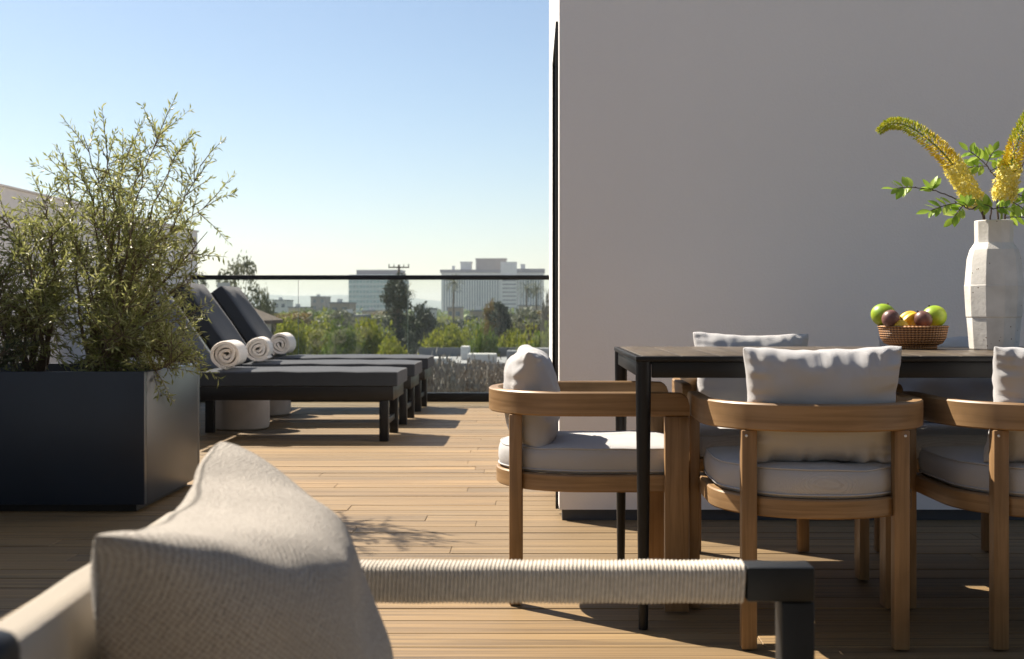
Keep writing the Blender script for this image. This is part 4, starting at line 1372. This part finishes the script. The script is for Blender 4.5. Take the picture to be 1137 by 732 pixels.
block(303, 318, 334, 500, 'white', 'small pale blue-grey block on the skyline right of the wispy tree', floors=4)
block(460, 480, 344, 300, 'white', 'white low building half hidden behind the dark evergreen', floors=2)
block(497, 512, 342, 420, 'tan', 'tan building under the left end of the hotel', floors=3)
block(522, 545, 346, 330, 'tan', 'brown-pink low building left of the tall dark evergreen', floors=2)
block(576, 600, 340, 420, 'cream', 'cream building below the hotel seen through the last glass panel', floors=3)
block(402, 424, 346, 420, 'cream', 'cream block right under the office tower', floors=2)
block(320, 340, 342, 430, 'cream', 'cream building among trees right of the tiled roof', floors=2)
# nearby flat grey roof with white structures
fb = empty('flat_roof_building', (px_x(455, 72), 66, GZ), 0, 'grey flat-roofed building with white roof equipment below the railing', 'building')
zt = py_z(403, 70) - GZ
MB().box(0, 9.5, 0, 14, 0, zt).build('wall', BM['roofgrey'], fb, None)
MB().box(-.2, 9.7, -.2, .0, zt - .3, zt + .15).box(-.2, 9.7, 14, 14.2, zt - .3, zt + .55).build('parapet', BM['roofgrey'], fb, None)
for x0, x1, y0, h, mt in [(1.2, 2.6, 2, .35, 'white'), (3.4, 5.0, 4, .5, 'white'), (5.6, 6.2, 3, .7, 'roofgrey'), (6.8, 8.4, 6, .75, 'roofgrey'), (2.8, 3.3, 8, .8, 'white')]:
    MB().box(x0, x1, y0, y0 + 1.2, zt, zt + h, .04, 1).build('roof_unit', BM[mt], fb, None)
# house with tiled roof at left
Y = 42
hs = empty('tiled_house', (px_x(262, Y), Y, GZ), R(0), 'white house with dark brown tiled hip roof behind the lounger backs', 'building')
ex0 = 0; ex1 = px_x(292, Y) - px_x(262, Y); ez_ = py_z(356, Y) - GZ; rz_ = py_z(341, Y) - GZ
MB().box(-5, ex1 - .35, .4, 3.0, 0, ez_).build('wall', BM['white'], hs, None)
rf = MB()
rf.add([(-6, 0, ez_), (ex1, 0, ez_), (ex1, 3.4, ez_), (-6, 3.4, ez_), (-6, 1.7, rz_), (ex1 - .75, 1.7, rz_), (-6, 0, ez_ - .12), (ex1, 0, ez_ - .12), (ex1, 3.4, ez_ - .12), (-6, 3.4, ez_ - .12)],
       [(0, 1, 5, 4), (1, 2, 5), (2, 3, 4, 5), (0, 4, 3), (0, 6, 7, 1), (1, 7, 8, 2), (2, 8, 9, 3), (6, 9, 8, 7), (0, 3, 9, 6)])
rfo = rf.build('roof', BM['tile'], hs, None)
MB().box(-1.0, -.65, 1.5, 1.9, rz_ - .2, py_z(313, Y) - GZ).build('chimney', BM['white'], rfo, None)
MB().box(ex1 - 1.0, ex1 - .6, .33, .45, ez_ - 1.6, ez_ - .5).build('window', BM['pane2'], hs, None)

# remove unused protos' Empties if any were not used
for k, (root, H, Wd) in protos.items():
    if not root.get('used'):
        for ch in list(root.children): bpy.data.objects.remove(ch)
        bpy.data.objects.remove(root)
    elif 'used' in root: del root['used']

# ------------------------------------------------------------------ haze
HZ = True
if HZ:
    hz_m = bpy.data.materials.new('thin_air_haze'); hz_m.use_nodes = True
    nt = hz_m.node_tree
    for n in list(nt.nodes):
        if n.type != 'OUTPUT_MATERIAL': nt.nodes.remove(n)
    pv = nt.nodes.new('ShaderNodeVolumePrincipled')
    pv.inputs['Color'].default_value = (.86, .92, 1, 1); pv.inputs['Density'].default_value = .00018; pv.inputs['Anisotropy'].default_value = .3
    nt.links.new(pv.outputs[0], [n for n in nt.nodes if n.type == 'OUTPUT_MATERIAL'][0].inputs['Volume'])
    h = MB().box(-5100, 5100, -1600, 5100, GZ - 1, 64).build('haze', hz_m, None, None)
    tag(h, 'thin pale haze over the city', 'haze', kind='stuff')

# ------------------------------------------------------------------ light, sky, camera
trav = Vector((1, -.868, -1.39)).normalized()
to = -trav
elev = math.asin(to.z); az = math.atan2(to.x, to.y)      # from +Y towards +X
sl_ = bpy.data.lights.new('sun', 'SUN'); sl_.energy = 5.0; sl_.angle = R(.55); sl_.color = (1, .90, .76)
so = bpy.data.objects.new('sun', sl_); link(so); so.rotation_euler = trav.to_track_quat('-Z', 'Y').to_euler(); so.location = (-5, 8, 10)
wd = bpy.data.worlds.new('World'); sc.world = wd; wd.use_nodes = True
nt = wd.node_tree
sky = nt.nodes.new('ShaderNodeTexSky'); sky.sky_type = 'NISHITA'; sky.sun_disc = False
sky.sun_elevation = elev; sky.sun_rotation = az
sky.air_density = 1.0; sky.dust_density = .6; sky.ozone_density = 1.5; sky.altitude = 50
bg = nt.nodes['Background']; bg.inputs['Strength'].default_value = .052
nt.links.new(sky.outputs[0], bg.inputs['Color'])

cam = bpy.data.cameras.new('camera'); co = bpy.data.objects.new('camera', cam); link(co)
co.location = (0, 0, CAMZ); co.rotation_euler = (R(90), 0, 0)
cam.sensor_width = 36; cam.lens = 36 * 1400 / 1137
cam.shift_x = -22.5 / 1137; cam.shift_y = -21.3 / 1137
cam.clip_start = .05; cam.clip_end = 20000
cam.dof.use_dof = True; cam.dof.focus_distance = 3.4; cam.dof.aperture_fstop = 9
sc.camera = co
sc.view_settings.view_transform = 'Standard'; sc.view_settings.look = 'None'
sc.view_settings.exposure = 1.25; sc.view_settings.gamma = 1
sc.render.engine = 'CYCLES'
cy = sc.cycles
cy.use_denoising = True
cy.max_bounces = 6; cy.diffuse_bounces = 3; cy.glossy_bounces = 3; cy.transparent_max_bounces = 24; cy.transmission_bounces = 4; cy.volume_bounces = 0
cy.caustics_reflective = False; cy.caustics_refractive = False
